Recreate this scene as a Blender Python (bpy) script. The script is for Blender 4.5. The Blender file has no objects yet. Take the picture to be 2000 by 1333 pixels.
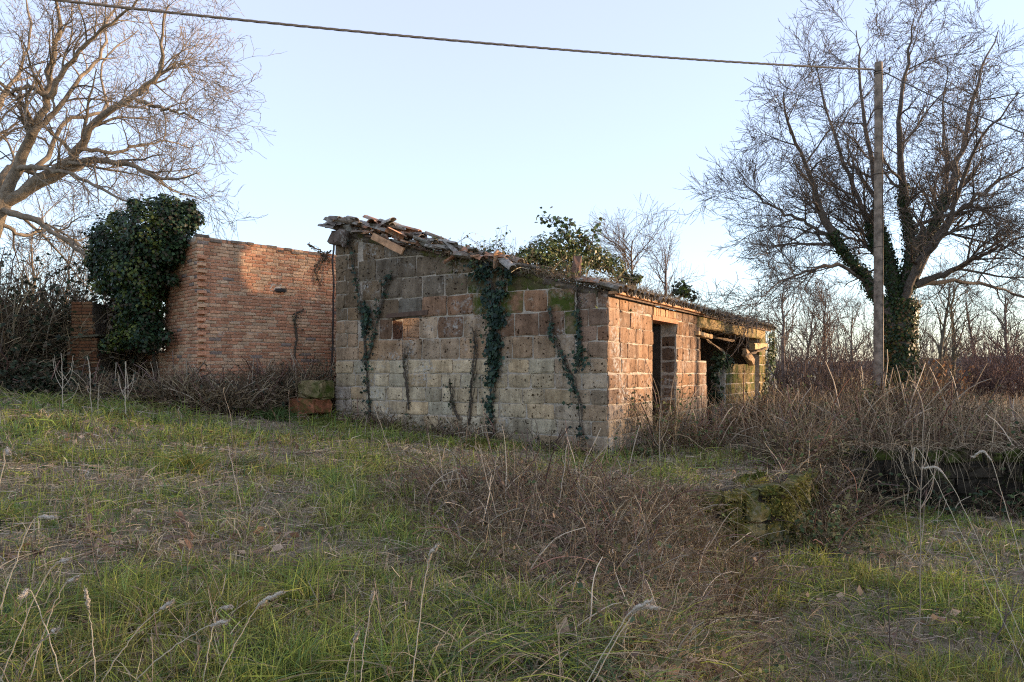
import bpy, math
import numpy as np
from mathutils import Vector, Matrix

# ------------------------------------------------------------------ camera, sky, sun, exposure
scene = bpy.context.scene
COL = scene.collection
FPX, HX, HY = 1484.0, 1000.0, 730.0            # focal length, principal column and horizon row of the photograph
CAMZ = 1.5
cam = bpy.data.cameras.new('camera'); cam_o = bpy.data.objects.new('camera', cam); COL.objects.link(cam_o)
cam.sensor_width = 36.0; cam.lens = 36.0 * FPX / 2000.0
cam.shift_y = (HY - 666.5) / 2000.0
cam.clip_start = 0.05; cam.clip_end = 9000
cam_o.location = (0, 0, CAMZ); cam_o.rotation_euler = (math.radians(90), 0, 0)
scene.camera = cam_o

SUN_AZ, SUN_EL = math.radians(86), math.radians(6.8)
SUN = Vector((math.sin(SUN_AZ) * math.cos(SUN_EL), math.cos(SUN_AZ) * math.cos(SUN_EL), math.sin(SUN_EL)))
world = bpy.data.worlds.new('World'); scene.world = world; world.use_nodes = True
wn = world.node_tree.nodes; sky = wn.new('ShaderNodeTexSky')
sky.sky_type = 'NISHITA'; sky.sun_disc = False
sky.sun_elevation = SUN_EL; sky.sun_rotation = SUN_AZ
sky.altitude = 200; sky.air_density = 1.0; sky.dust_density = 0.6; sky.ozone_density = 3.0
hz = wn.new('ShaderNodeMix'); hz.data_type = 'RGBA'; hz.inputs['Factor'].default_value = .5       # thin even winter haze over the blue
hz.inputs[7].default_value = (1.56, 1.40, 1.52, 1)
world.node_tree.links.new(sky.outputs[0], hz.inputs[6]); world.node_tree.links.new(hz.outputs[2], wn['Background'].inputs[0])
wn['Background'].inputs[1].default_value = 0.15
sun_d = bpy.data.lights.new('sun', 'SUN'); sun_d.energy = 2.2; sun_d.angle = math.radians(3.0)
sun_d.color = (1.0, 0.70, 0.44)
sun_o = bpy.data.objects.new('sun', sun_d); COL.objects.link(sun_o)
sun_o.rotation_euler = SUN.to_track_quat('Z', 'Y').to_euler()
vs = scene.view_settings
vs.view_transform = 'Standard'; vs.look = 'None'; vs.gamma = 1.0; vs.use_curve_mapping = False; vs.exposure = 2.27
scene.cycles.max_bounces = 7; scene.cycles.diffuse_bounces = 4; scene.cycles.adaptive_threshold = .01; scene.cycles.use_denoising = False; scene.cycles.filter_width = 1.15; scene.cycles.sample_clamp_indirect = 4.0; scene.cycles.glossy_bounces = 2
scene.cycles.transmission_bounces = 4; scene.cycles.transparent_max_bounces = 4

rng = np.random.default_rng(11)
U = lambda a, b, n=None: rng.uniform(a, b, n)

# ------------------------------------------------------------------ helpers
def ray(x, y): return np.array([(x - HX) / FPX, 1.0, (HY - y) / FPX])
def at(x, y, d): return np.array([0, 0, CAMZ]) + ray(x, y) * d          # photograph pixel + distance -> place
def on_plane(x, y, o, n):
    r = ray(x, y); c = np.array([0, 0, CAMZ])
    return c + r * (np.dot(o - c, n) / np.dot(r, n))

_tab = np.random.default_rng(3).random((256, 256))
def vnoise(x, y):
    x = np.asarray(x, float); y = np.asarray(y, float)
    xi = np.floor(x).astype(int); yi = np.floor(y).astype(int); fx = x - xi; fy = y - yi
    fx = fx * fx * (3 - 2 * fx); fy = fy * fy * (3 - 2 * fy)
    a = _tab[xi % 256, yi % 256]; b = _tab[(xi + 1) % 256, yi % 256]
    c = _tab[xi % 256, (yi + 1) % 256]; d = _tab[(xi + 1) % 256, (yi + 1) % 256]
    return (a * (1 - fx) + b * fx) * (1 - fy) + (c * (1 - fx) + d * fx) * fy
def fbm(x, y, o=4):
    s = 0; a = .5; f = 1.0
    for i in range(o):
        s = s + a * vnoise(x * f + 17.3 * i, y * f + 5.1 * i); a *= .5; f *= 2.03
    return s / (1 - .5 ** o)
def sstep(t): t = np.clip(t, 0, 1); return t * t * (3 - 2 * t)

def props(o, label=None, cat=None, group=None, kind=None):
    if label: o['label'] = label
    if cat: o['category'] = cat; o['kind'] = 'thing'
    if group: o['group'] = group
    if kind: o['kind'] = kind
    return o
def empty(name, loc, label=None, cat=None, group=None):
    o = bpy.data.objects.new(name, None); COL.objects.link(o); o.location = [float(v) for v in loc]
    o.empty_display_size = .1
    return props(o, label, cat, group)
def link(name, me, mat=None, parent=None, color=None):
    o = bpy.data.objects.new(name, me); COL.objects.link(o)
    if mat is not None and not me.materials: me.materials.append(mat)
    if parent is not None:
        o.parent = parent
        base = parent; off = Vector((0, 0, 0))
        while base is not None: off += base.location; base = base.parent
        o.location = -off                        # geometry is written in world coordinates; parents only translate
    if color is not None: o.color = (float(color[0]), float(color[1]), float(color[2]), 1.0)
    return o
def mesh_np(name, V, F, C=None, smooth=False):
    V = np.ascontiguousarray(V, np.float32); F = np.ascontiguousarray(F, np.int32)
    me = bpy.data.meshes.new(name)
    me.vertices.add(len(V)); me.vertices.foreach_set('co', V.ravel())
    me.loops.add(F.size); me.loops.foreach_set('vertex_index', F.ravel())
    me.polygons.add(len(F)); me.polygons.foreach_set('loop_start', np.arange(0, F.size, F.shape[1], dtype=np.int32))
    if smooth: me.polygons.foreach_set('use_smooth', np.ones(len(F), bool))
    me.update(calc_edges=True)
    if C is not None:
        a = me.attributes.new('Col', 'FLOAT_COLOR', 'POINT')
        cc = np.ones((len(V), 4), np.float32); cc[:, :3] = C
        a.data.foreach_set('color', cc.ravel())
    return me
class Batch:                                       # many quads of one part
    def __init__(s): s.V = []; s.F = []; s.C = []; s.n = 0
    def add(s, V, F, C):
        V = np.asarray(V).reshape(-1, 3); s.V.append(V); s.F.append(np.asarray(F) + s.n)
        C = np.asarray(C, float); s.C.append(np.broadcast_to(C, (len(V), 3)) if C.ndim == 1 else C); s.n += len(V)
    def build(s, name, mat, parent=None, smooth=False, **k):
        o = link(name, mesh_np(name, np.concatenate(s.V), np.concatenate(s.F), np.concatenate(s.C), smooth), mat, parent)
        return props(o, **k)
def tubes(P, R, S, C, b):
    """P (N,K,3) polylines, R (N,K) radii, S sides (2 = ribbon), C (3,) / (N,3) / (N,K,3)"""
    N, K, _ = P.shape
    if N == 0: return
    T = np.gradient(P, axis=1); T /= np.linalg.norm(T, axis=2, keepdims=True) + 1e-9
    ref = rng.normal(size=(N, 1, 3)); ref = np.broadcast_to(ref, P.shape)
    A = np.cross(T, ref); A /= np.linalg.norm(A, axis=2, keepdims=True) + 1e-9
    B = np.cross(T, A)
    C = np.asarray(C, float)
    if C.ndim == 1: C = np.broadcast_to(C, (N, K, 3))
    elif C.ndim == 2: C = np.broadcast_to(C[:, None], (N, K, 3))
    if S == 2:
        V = np.stack([P - A * R[..., None], P + A * R[..., None]], 2)
    else:
        th = np.arange(S) * 2 * np.pi / S
        V = P[:, :, None] + R[..., None, None] * (A[:, :, None] * np.cos(th)[:, None] + B[:, :, None] * np.sin(th)[:, None])
    idx = np.arange(N * K * S).reshape(N, K, S)
    if S == 2:
        F = np.stack([idx[:, :-1, 0], idx[:, :-1, 1], idx[:, 1:, 1], idx[:, 1:, 0]], -1)
    else:
        nx = np.roll(idx, -1, 2)
        F = np.stack([idx[:, :-1], nx[:, :-1], nx[:, 1:], idx[:, 1:]], -1)
    b.add(V.reshape(-1, 3), F.reshape(-1, 4), np.repeat(C.reshape(-1, 3), S, 0))
def unit(v): return v / (np.linalg.norm(v, axis=-1, keepdims=True) + 1e-9)
def leaves(P, Nn, size, C, b, droop=.5, wid=.42, two=False):
    n = len(P)
    if n == 0: return
    Nn = unit(Nn); d = rng.normal(size=(n, 3)); d[:, 2] -= droop * 2
    d = unit(d - Nn * (d * Nn).sum(1, keepdims=True)); s = np.cross(Nn, d); size = np.broadcast_to(size, n)[:, None]
    k = U(-.1, .12, n)[:, None]
    V = np.stack([P, P + d * size * .42 + s * size * wid + Nn * size * k, P + d * size - Nn * size * .12, P + d * size * .42 - s * size * wid + Nn * size * k], 1)
    b.add(V.reshape(-1, 3), np.arange(4 * n).reshape(n, 4), np.repeat(np.broadcast_to(C, (n, 3)), 4, 0))
def grow(P, R, nper, L, ang, K, trop=.0, wob=.15, t0=.15, t1=1., rs=.6, re=.25, fall=.4, rmin=.002, flat=0.):
    N, Kp, _ = P.shape; M = N * nper
    pi = np.repeat(np.arange(N), nper)
    t = (np.tile(np.arange(nper), N) + U(0, 1, M)) / nper; t = t0 + (t1 - t0) * t
    x = t * (Kp - 1); i = np.minimum(x.astype(int), Kp - 2); f = (x - i)[:, None]
    p = P[pi, i] * (1 - f) + P[pi, i + 1] * f; tan = unit(P[pi, i + 1] - P[pi, i])
    r = (R[pi, i] * (1 - f[:, 0]) + R[pi, i + 1] * f[:, 0]) * rs
    q = rng.normal(size=(M, 3)); q[:, 2] *= (1 - flat); q = unit(q - tan * (q * tan).sum(1, keepdims=True))
    a = U(ang[0], ang[1], M)[:, None]
    d = unit(np.cos(a) * tan + np.sin(a) * q)
    ln = U(L[0], L[1], M) * (1 - fall * t); st = (ln / (K - 1))[:, None]
    out = np.empty((M, K, 3)); out[:, 0] = p
    for k in range(1, K):
        d = unit(d + rng.normal(size=(M, 3)) * wob + np.array([0, 0, trop]))
        out[:, k] = out[:, k - 1] + d * st
    rr = np.maximum(r[:, None] * (1 + (re - 1) * np.linspace(0, 1, K)[None]), rmin)
    return out, rr
def spline(pts, n, wob=0.0):
    pts = np.array(pts, float); m = len(pts)
    pp = np.vstack([2 * pts[0] - pts[1], pts, 2 * pts[-1] - pts[-2]]); out = []
    for t in np.linspace(0, m - 1 - 1e-6, n):
        i = int(t); f = t - i; a, b_, c, d = pp[i:i + 4]
        out.append(.5 * ((2 * b_) + (-a + c) * f + (2 * a - 5 * b_ + 4 * c - d) * f * f + (-a + 3 * b_ - 3 * c + d) * f ** 3))
    out = np.array(out)
    if wob: out[1:-1] += rng.normal(size=(n - 2, out.shape[1])) * wob
    return out

# ------------------------------------------------------------------ materials
def nodes_of(name):
    m = bpy.data.materials.new(name); m.use_nodes = True; nt = m.node_tree
    return m, nt, nt.nodes, nt.links, nt.nodes['Principled BSDF']
def N_(nt, t, **k):
    n = nt.nodes.new(t)
    for a, v in k.items(): setattr(n, a, v)
    return n
def mixc(nt, blend, fac, a, b):
    n = nt.nodes.new('ShaderNodeMix'); n.data_type = 'RGBA'; n.blend_type = blend; n.clamp_factor = True
    for sock, v in ((n.inputs['Factor'], fac), (n.inputs[6], a), (n.inputs[7], b)):
        if isinstance(v, (int, float)): sock.default_value = v
        elif isinstance(v, tuple): sock.default_value = (v[0], v[1], v[2], 1)
        else: nt.links.new(v, sock)
    return n.outputs[2]
def noise_fac(nt, scale, lo, hi, detail=4, rough=.6, vec=None, dist=0.):
    n = N_(nt, 'ShaderNodeTexNoise'); n.inputs['Scale'].default_value = scale; n.inputs['Detail'].default_value = detail
    n.inputs['Roughness'].default_value = rough; n.inputs['Distortion'].default_value = dist
    if vec is None: vec = geo_pos(nt)
    nt.links.new(vec, n.inputs['Vector'])
    r = N_(nt, 'ShaderNodeMapRange'); r.inputs['From Min'].default_value = lo; r.inputs['From Max'].default_value = hi
    nt.links.new(n.outputs['Fac'], r.inputs['Value'])
    return r.outputs[0]
def geo_pos(nt):
    for n in nt.nodes:
        if n.bl_idname == 'ShaderNodeNewGeometry': return n.outputs['Position']
    return nt.nodes.new('ShaderNodeNewGeometry').outputs['Position']
def base_col(nt, mode):
    if mode == 'obj': return N_(nt, 'ShaderNodeObjectInfo').outputs['Color']
    if mode == 'attr': return N_(nt, 'ShaderNodeAttribute', attribute_name='Col').outputs['Color']
    r = N_(nt, 'ShaderNodeRGB'); r.outputs[0].default_value = (*mode, 1); return r.outputs[0]
def bump(nt, bsdf, hs, strength, dist):
    b = N_(nt, 'ShaderNodeBump'); b.inputs['Strength'].default_value = strength; b.inputs['Distance'].default_value = dist
    nt.links.new(hs, b.inputs['Height']); nt.links.new(b.outputs[0], bsdf.inputs['Normal'])
def leaf_mat(name, transl=.3, rough=.6):
    m, nt, nd, lk, p = nodes_of(name); c = base_col(nt, 'attr')
    p.inputs['Roughness'].default_value = rough; p.inputs['Specular IOR Level'].default_value = .25
    lk.new(c, p.inputs['Base Color'])
    t = N_(nt, 'ShaderNodeBsdfTranslucent'); lk.new(c, t.inputs['Color'])
    mx = N_(nt, 'ShaderNodeMixShader'); mx.inputs[0].default_value = transl
    lk.new(p.outputs[0], mx.inputs[1]); lk.new(t.outputs[0], mx.inputs[2]); lk.new(mx.outputs[0], nd['Material Output'].inputs['Surface'])
    return m
def plain_mat(name, mode, rough=.9, vscale=14., vamt=.35, bscale=60., bdist=.004, bstr=.6):
    m, nt, nd, lk, p = nodes_of(name); c = base_col(nt, mode)
    f = noise_fac(nt, vscale, .3, .7)
    c = mixc(nt, 'MULTIPLY', vamt, c, mixc(nt, 'MIX', f, (.35, .35, .35), (1.5, 1.5, 1.5)))
    lk.new(c, p.inputs['Base Color']); p.inputs['Roughness'].default_value = rough; p.inputs['Specular IOR Level'].default_value = .2
    bump(nt, p, noise_fac(nt, bscale, 0, 1, 5, .7), bstr, bdist)
    return m
def tuff_mat(name, mode='obj'):
    m, nt, nd, lk, p = nodes_of(name); c = base_col(nt, mode)
    c = mixc(nt, 'MULTIPLY', .7, c, mixc(nt, 'MIX', noise_fac(nt, 5.5, .3, .7, 6, .7), (.5, .47, .45), (1.45, 1.42, 1.4)))
    c = mixc(nt, 'MULTIPLY', .55, c, mixc(nt, 'MIX', noise_fac(nt, 45, .3, .7, 5, .75), (.45, .42, .4), (1.5, 1.5, 1.5)))
    # pits of the volcanic stone
    v = N_(nt, 'ShaderNodeTexVoronoi'); v.inputs['Scale'].default_value = 20.; v.inputs['Randomness'].default_value = 1.
    wp = N_(nt, 'ShaderNodeTexNoise'); wp.inputs['Scale'].default_value = 9.
    lk.new(geo_pos(nt), wp.inputs['Vector'])
    ad = N_(nt, 'ShaderNodeVectorMath', operation='MULTIPLY_ADD'); ad.inputs[1].default_value = (.16, .16, .16)
    lk.new(wp.outputs['Color'], ad.inputs[0]); lk.new(geo_pos(nt), ad.inputs[2]); lk.new(ad.outputs[0], v.inputs['Vector'])
    sub = N_(nt, 'ShaderNodeMath', operation='SUBTRACT')
    lk.new(v.outputs['Distance'], sub.inputs[0])
    mul = N_(nt, 'ShaderNodeMath', operation='MULTIPLY'); mul.inputs[1].default_value = .52
    sep = N_(nt, 'ShaderNodeSeparateColor'); lk.new(v.outputs['Color'], sep.inputs[0])
    pw = N_(nt, 'ShaderNodeMath', operation='POWER'); pw.inputs[1].default_value = 2.5
    lk.new(sep.outputs[0], pw.inputs[0]); lk.new(pw.outputs[0], mul.inputs[0]); lk.new(mul.outputs[0], sub.inputs[1])
    pit = N_(nt, 'ShaderNodeMapRange'); pit.inputs['From Min'].default_value = -.10; pit.inputs['From Max'].default_value = .04
    pm = N_(nt, 'ShaderNodeMath', operation='MULTIPLY_ADD'); pm.inputs[1].default_value = -.13; lk.new(noise_fac(nt, 2.3, .35, .65, 3), pm.inputs[0]); pm.inputs[2].default_value = .155
    pa = N_(nt, 'ShaderNodeMath', operation='ADD'); lk.new(sub.outputs[0], pa.inputs[0]); lk.new(pm.outputs[0], pa.inputs[1]); lk.new(pa.outputs[0], pit.inputs['Value'])
    c = mixc(nt, 'MULTIPLY', 1.0, c, mixc(nt, 'MIX', pit.outputs[0], (.22, .19, .16), (1., 1., 1.)))
    mp = N_(nt, 'ShaderNodeMapping'); mp.inputs['Scale'].default_value = (2.6, 2.6, .45); lk.new(geo_pos(nt), mp.inputs['Vector'])
    c = mixc(nt, 'MULTIPLY', .75, c, mixc(nt, 'MIX', noise_fac(nt, 1.6, .36, .62, 5, .7, mp.outputs[0]), (.50, .46, .42), (1.12, 1.1, 1.08)))
    c = mixc(nt, 'MIX', noise_fac(nt, 3.1, .60, .72, 6, .8), c, (.40, .335, .26))
    # pale lichen blotches and green moss growing near the wall head
    li = N_(nt, 'ShaderNodeMath', operation='MULTIPLY')
    lk.new(noise_fac(nt, 1.3, .52, .66, 3, .6), li.inputs[0]); lk.new(noise_fac(nt, 16, .48, .62, 6, .75), li.inputs[1])
    c = mixc(nt, 'MIX', li.outputs[0], c, (.42, .40, .36))
    lk.new(c, p.inputs['Base Color']); p.inputs['Roughness'].default_value = .95; p.inputs['Specular IOR Level'].default_value = .1
    h = N_(nt, 'ShaderNodeMath', operation='MULTIPLY_ADD'); h.inputs[1].default_value = .35
    lk.new(noise_fac(nt, 38, 0, 1, 6, .75), h.inputs[0]); lk.new(pit.outputs[0], h.inputs[2])
    bump(nt, p, h.outputs[0], .9, .018)
    return m
def moss_over(m, amount_lo, amount_hi, scale=2.2, colour=(.06, .075, .015)):
    nt = m.node_tree; p = nt.nodes['Principled BSDF']; src = p.inputs['Base Color'].links[0].from_socket
    nt.links.new(mixc(nt, 'MIX', noise_fac(nt, scale, amount_lo, amount_hi, 6, .7), src, colour), p.inputs['Base Color'])
    return m
M_TUFF = tuff_mat('tuff_stone')
M_TUFFMOSS = moss_over(tuff_mat('mossy_tuff_stone'), .42, .6, 2.6)
M_MORTAR = plain_mat('mortar', (.40, .34, .27), vscale=6, vamt=.6, bscale=45, bdist=.012, bstr=.9)
M_BRICK = plain_mat('brick', 'obj', vscale=22, vamt=.55, bscale=70, bdist=.006)
M_BRICKA = plain_mat('brick_many', 'attr', vscale=22, vamt=.55, bscale=70, bdist=.006)
def streaks(m, amt=.42, lo=(.42, .38, .34)):
    nt = m.node_tree; p = nt.nodes['Principled BSDF']; src = p.inputs['Base Color'].links[0].from_socket
    mp = N_(nt, 'ShaderNodeMapping'); mp.inputs['Scale'].default_value = (3., 3., .5); nt.links.new(geo_pos(nt), mp.inputs['Vector'])
    c_ = mixc(nt, 'MULTIPLY', amt, src, mixc(nt, 'MIX', noise_fac(nt, 1.5, .36, .6, 6, .75, mp.outputs[0]), lo, (1.1, 1.1, 1.1)))
    c_ = mixc(nt, 'MIX', noise_fac(nt, 2.7, .60, .74, 6, .8), c_, (.50, .42, .34))
    nt.links.new(c_, p.inputs['Base Color']); return m
streaks(M_BRICK); streaks(M_BRICKA)
M_DARKSTONE = moss_over(plain_mat('dark_stone', 'obj', vscale=6, vamt=.7, bscale=25, bdist=.03, bstr=1.), .60, .70, 3.)  # tint comes from each object; some tints carry painted shade
M_BRICKMORTAR = plain_mat('brick_mortar', (.56, .46, .36), vscale=7, vamt=.6, bscale=60, bdist=.008)
M_TILE = plain_mat('roof_tile', 'obj', vscale=13, vamt=.8, bscale=50, bdist=.006)
M_TILE = moss_over(M_TILE, .50, .64, 8., (.33, .31, .27))
M_TILE = moss_over(M_TILE, .55, .66, 5., (.05, .05, .03))
M_WOOD = plain_mat('old_wood', 'obj', vscale=10, vamt=.6, bscale=40, bdist=.006)
M_WOODMOSS = moss_over(plain_mat('mossy_wood', 'obj', vscale=10, vamt=.6, bscale=40, bdist=.008), .47, .62, 3., (.09, .085, .02))
M_BARK = plain_mat('bark', 'attr', vscale=9, vamt=.7, bscale=34, bdist=.02, bstr=.8)
M_POLE = plain_mat('weathered_pole', (.24, .19, .145), vscale=7, vamt=.9, bscale=40, bdist=.004)
M_CABLE = plain_mat('cable', (.10, .095, .09), rough=.6, bdist=.001)
M_IRON = plain_mat('iron', (.045, .04, .037), rough=.7)
M_GRASS = leaf_mat('grass_blades', .42, .6)
M_DRY = leaf_mat('dry_stems', .12, .8)
M_LEAF = leaf_mat('leaf', .16, .45)
M_DEADLEAF = leaf_mat('dead_leaf', .25, .8)
M_MOSS = plain_mat('moss', 'attr', vscale=20, vamt=.7, bscale=90, bdist=.02, bstr=1.)
m, nt, nd, lk, p = nodes_of('soil'); M_SOIL = m
c = mixc(nt, 'MIX', noise_fac(nt, .9, .35, .65, 6, .7), (.24, .185, .12), (.19, .19, .075))
c = mixc(nt, 'MIX', noise_fac(nt, 9, .45, .7, 6, .75), c, (.32, .255, .17))
hum_shade = N_(nt, 'ShaderNodeAttribute', attribute_name='humus_shade'); c = mixc(nt, 'MIX', hum_shade.outputs['Fac'], c, mixc(nt, 'MIX', noise_fac(nt, 14, .4, .7, 6, .75), (.045, .032, .022), (.10, .07, .045)))  # dark leaf litter under thickets, doubling as painted shade among the stems
lk.new(c, p.inputs['Base Color']); p.inputs['Roughness'].default_value = 1.; bump(nt, p, noise_fac(nt, 25, 0, 1, 6, .8), 1., .04)

# ------------------------------------------------------------------ ground
A = np.array([-3.72, 16.0, 0.]); C = np.array([1.634, 12.9, 0.])                 # ends of the barn's front wall
W = unit(C - A); NF = np.array([W[1], -W[0], 0.]); LF = np.linalg.norm(C - A)    # along / outward of the front
V_ = np.array([-W[1], W[0], 0.]); NR = W.copy()                                  # along / outward of the side wall
LT = 12.6
BK = np.array([-6.42, 15.5, 0.]); BD = np.array([.7071, .7071, 0.]); BN = np.array([.7071, -.7071, 0.])    # brick ruin
BS = np.array([-.7071, .7071, 0.]); BSN = np.array([-.7071, -.7071, 0.])
PIT = np.array([(.55, 1), (.75, 4), (1.0, 6), (1.55, 8), (2.2, 9.35), (3.35, 9.95), (4.3, 11.5), (5.8, 12.9), (9, 12.35), (16, 11.2), (16, 1)])
PITZ = -.75
def pit_sd(x, y):                                   # > 0 inside the sunken yard
    x = np.asarray(x, float); y = np.asarray(y, float); d = np.full(x.shape, 1e9); ins = np.zeros(x.shape, bool)
    for i in range(len(PIT)):
        a, b = PIT[i], PIT[(i + 1) % len(PIT)]; e = b - a
        t = np.clip(((x - a[0]) * e[0] + (y - a[1]) * e[1]) / (e @ e), 0, 1)
        d = np.minimum(d, np.hypot(x - a[0] - e[0] * t, y - a[1] - e[1] * t))
        cr = ((a[1] > y) != (b[1] > y)) & (x < (b[0] - a[0]) * (y - a[1]) / (b[1] - a[1] + 1e-12) + a[0]); ins ^= cr
    return np.where(ins, d, -d)
def gz(x, y):
    x = np.asarray(x, float); y = np.asarray(y, float)
    u = -.07 * np.clip(x, -12, 1.6) + .033 * (np.clip(y, 0, 18) - 4)
    u = np.maximum(u, -.25) + .10 * (fbm(x * .45, y * .45) - .5) + .05 * (fbm(x * 2, y * 2, 3) - .5)
    u = u - .11 * sstep((y - 7) / 5) * sstep((x + 7) / 3)
    far = sstep((np.hypot(x, y) - 30) / 60); u = u * (1 - far) + far * (.1 + 1.5 * (fbm(x * .01, y * .01, 3) - .5))
    w = np.where((x < 2.2), 1.1, .3)
    k = sstep((pit_sd(x, y) + .1) / w)
    return u * (1 - k) + (PITZ + .12 * (fbm(x * .7 + 9, y * .7) - .5)) * k
def axis(fine_lo, fine_hi, step, far):
    a = list(np.arange(fine_lo, fine_hi, step)); s = step; v = a[-1]
    while v < far: s *= 1.22; v += s; a.append(v)
    s = step; v = a[0]
    while v > -far: s *= 1.22; v -= s; a.insert(0, v)
    return np.array(a)
gx = axis(-13, 15, .15, 4000); gy = axis(1, 24, .15, 4000)
X, Y = np.meshgrid(gx, gy); Zg = gz(X, Y)
nx, ny = len(gx), len(gy); I = np.arange(nx * ny).reshape(ny, nx)
gme = mesh_np('ground', np.stack([X, Y, Zg], -1).reshape(-1, 3), np.stack([I[:-1, :-1], I[:-1, 1:], I[1:, 1:], I[1:, :-1]], -1).reshape(-1, 4), smooth=True)
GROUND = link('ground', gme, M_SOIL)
props(GROUND, 'rough earth ground with a terrace and a sunken yard', kind='structure')
# far hills
b = Batch(); th = np.linspace(math.radians(-60), math.radians(60), 120)
for d, h, cc in ((900, 14, (.10, .10, .075)), (1700, 38, (.10, .105, .10))):
    hh = h * (.35 + .9 * fbm(th * 5 + d, th * 0 + d * .01, 4))
    r0 = np.stack([np.sin(th) * (d - 200), np.cos(th) * (d - 200), th * 0 - 3], -1); r1 = np.stack([np.sin(th) * d, np.cos(th) * d, hh], -1)
    r2 = np.stack([np.sin(th) * (d + 300), np.cos(th) * (d + 300), th * 0 - 3], -1)
    V = np.stack([r0, r1, r2], 0); i = np.arange(360).reshape(3, 120)
    b.add(V.reshape(-1, 3), np.stack([i[:-1, :-1], i[:-1, 1:], i[1:, 1:], i[1:, :-1]], -1).reshape(-1, 4), cc)
b.build('hills', M_MOSS, label='low far hills behind the trees', kind='structure')

# ------------------------------------------------------------------ masonry helpers
def wallpt(o, d, n, s, z, q): return o + d * s + n * q + np.array([0, 0, z])
def prism(name, o, d, n, poly, q0, q1, mat, parent):
    """poly (s,z) outline extruded from q0 to q1 along the wall normal"""
    k = len(poly); V = [wallpt(o, d, n, s, z, q0) for s, z in poly] + [wallpt(o, d, n, s, z, q1) for s, z in poly]
    F = [tuple(range(k)), tuple(range(2 * k - 1, k - 1, -1))] + [(i, i + k, (i + 1) % k + k, (i + 1) % k) for i in range(k)]
    me = bpy.data.meshes.new(name); me.from_pydata([tuple(v) for v in V], [], F); me.update()
    import bmesh
    bm = bmesh.new(); bm.from_mesh(me); bmesh.ops.recalc_face_normals(bm, faces=bm.faces); bm.to_mesh(me); bm.free()
    return link(name, me, mat, parent)
def wall_core(name, o, d, n, polys, q0, q1, mat, parent):
    import bmesh
    bm = bmesh.new()
    for poly in polys:
        a = [bm.verts.new(wallpt(o, d, n, s, z, q0)) for s, z in poly]; c_ = [bm.verts.new(wallpt(o, d, n, s, z, q1)) for s, z in poly]
        k = len(poly); bm.faces.new(a); bm.faces.new(c_[::-1])
        for i in range(k): bm.faces.new((a[i], c_[i], c_[(i + 1) % k], a[(i + 1) % k]))
    bmesh.ops.recalc_face_normals(bm, faces=bm.faces)
    me = bpy.data.meshes.new(name); bm.to_mesh(me); bm.free()
    return link(name, me, mat, parent)
us = np.array([0, .07, .5, .93, 1]); vs_ = np.array([0, .11, .5, .89, 1])
GI = np.arange(25).reshape(5, 5)
GF = [tuple(int(v) for v in (GI[i, j], GI[i, j + 1], GI[i + 1, j + 1], GI[i + 1, j])) for i in range(4) for j in range(4)]
RING = [int(v) for v in list(GI[0, :-1]) + list(GI[:-1, -1]) + list(GI[-1, :0:-1]) + list(GI[:0:-1, 0])]
def block(o, d, n, s0, s1, z0, za, zb, mat, parent, color, proud=.0, depth=.09, gap=.011, rough=.005, name='stone_block'):
    s0 += gap; s1 -= gap; z0 += gap; za -= gap; zb -= gap
    if s1 - s0 < .04 or max(za, zb) - z0 < .03: return None
    j = lambda a: rng.uniform(-a, a)
    cs = [(s0 + j(.012), z0 + j(.012)), (s1 + j(.012), z0 + j(.012)), (s1 + j(.012), zb + j(.012)), (s0 + j(.012), za + j(.012))]
    V = []
    for iv, v in enumerate(vs_):
        for iu, u in enumerate(us):
            s = (cs[0][0] * (1 - u) + cs[1][0] * u) * (1 - v) + (cs[3][0] * (1 - u) + cs[2][0] * u) * v
            z = (cs[0][1] * (1 - u) + cs[1][1] * u) * (1 - v) + (cs[3][1] * (1 - u) + cs[2][1] * u) * v
            edge = iu in (0, 4) or iv in (0, 4); corner = iu in (0, 4) and iv in (0, 4)
            q = proud + j(rough) - (.009 if edge else 0) - (.012 if corner else 0)
            V.append(wallpt(o, d, n, s + j(.008), z + j(.008), q))
    for r in RING:
        s = V[r] - n * (depth + (np.dot(V[r] - o, n) - proud)); V.append(s)
    F = list(GF); k = len(RING)
    for i in range(k): F.append((RING[i], 25 + i, 25 + (i + 1) % k, RING[(i + 1) % k]))
    me = bpy.data.meshes.new(name); me.from_pydata([tuple(v) for v in V], [], F)
    me.polygons.foreach_set('use_smooth', [False] * (16 + k))
    import bmesh
    bm = bmesh.new(); bm.from_mesh(me); bmesh.ops.recalc_face_normals(bm, faces=bm.faces)
    cen = sum((f.normal for f in bm.faces if len(f.verts) == 4), Vector()) ;
    if cen.dot(Vector(n)) < 0: bmesh.ops.reverse_faces(bm, faces=bm.faces)
    bm.to_mesh(me); bm.free()
    return link(name, me, mat, parent, color)
def row(s0, s1, l0, l1):
    out = [s0]; 
    while out[-1] < s1 - l1 * .8: out.append(out[-1] + U(l0, l1))
    if s1 - out[-1] < l0 * .55 and len(out) > 1: out.pop()
    return out + [s1]
def colmix(a, b, t): return tuple(np.array(a) * (1 - t) + np.array(b) * t)

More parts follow.
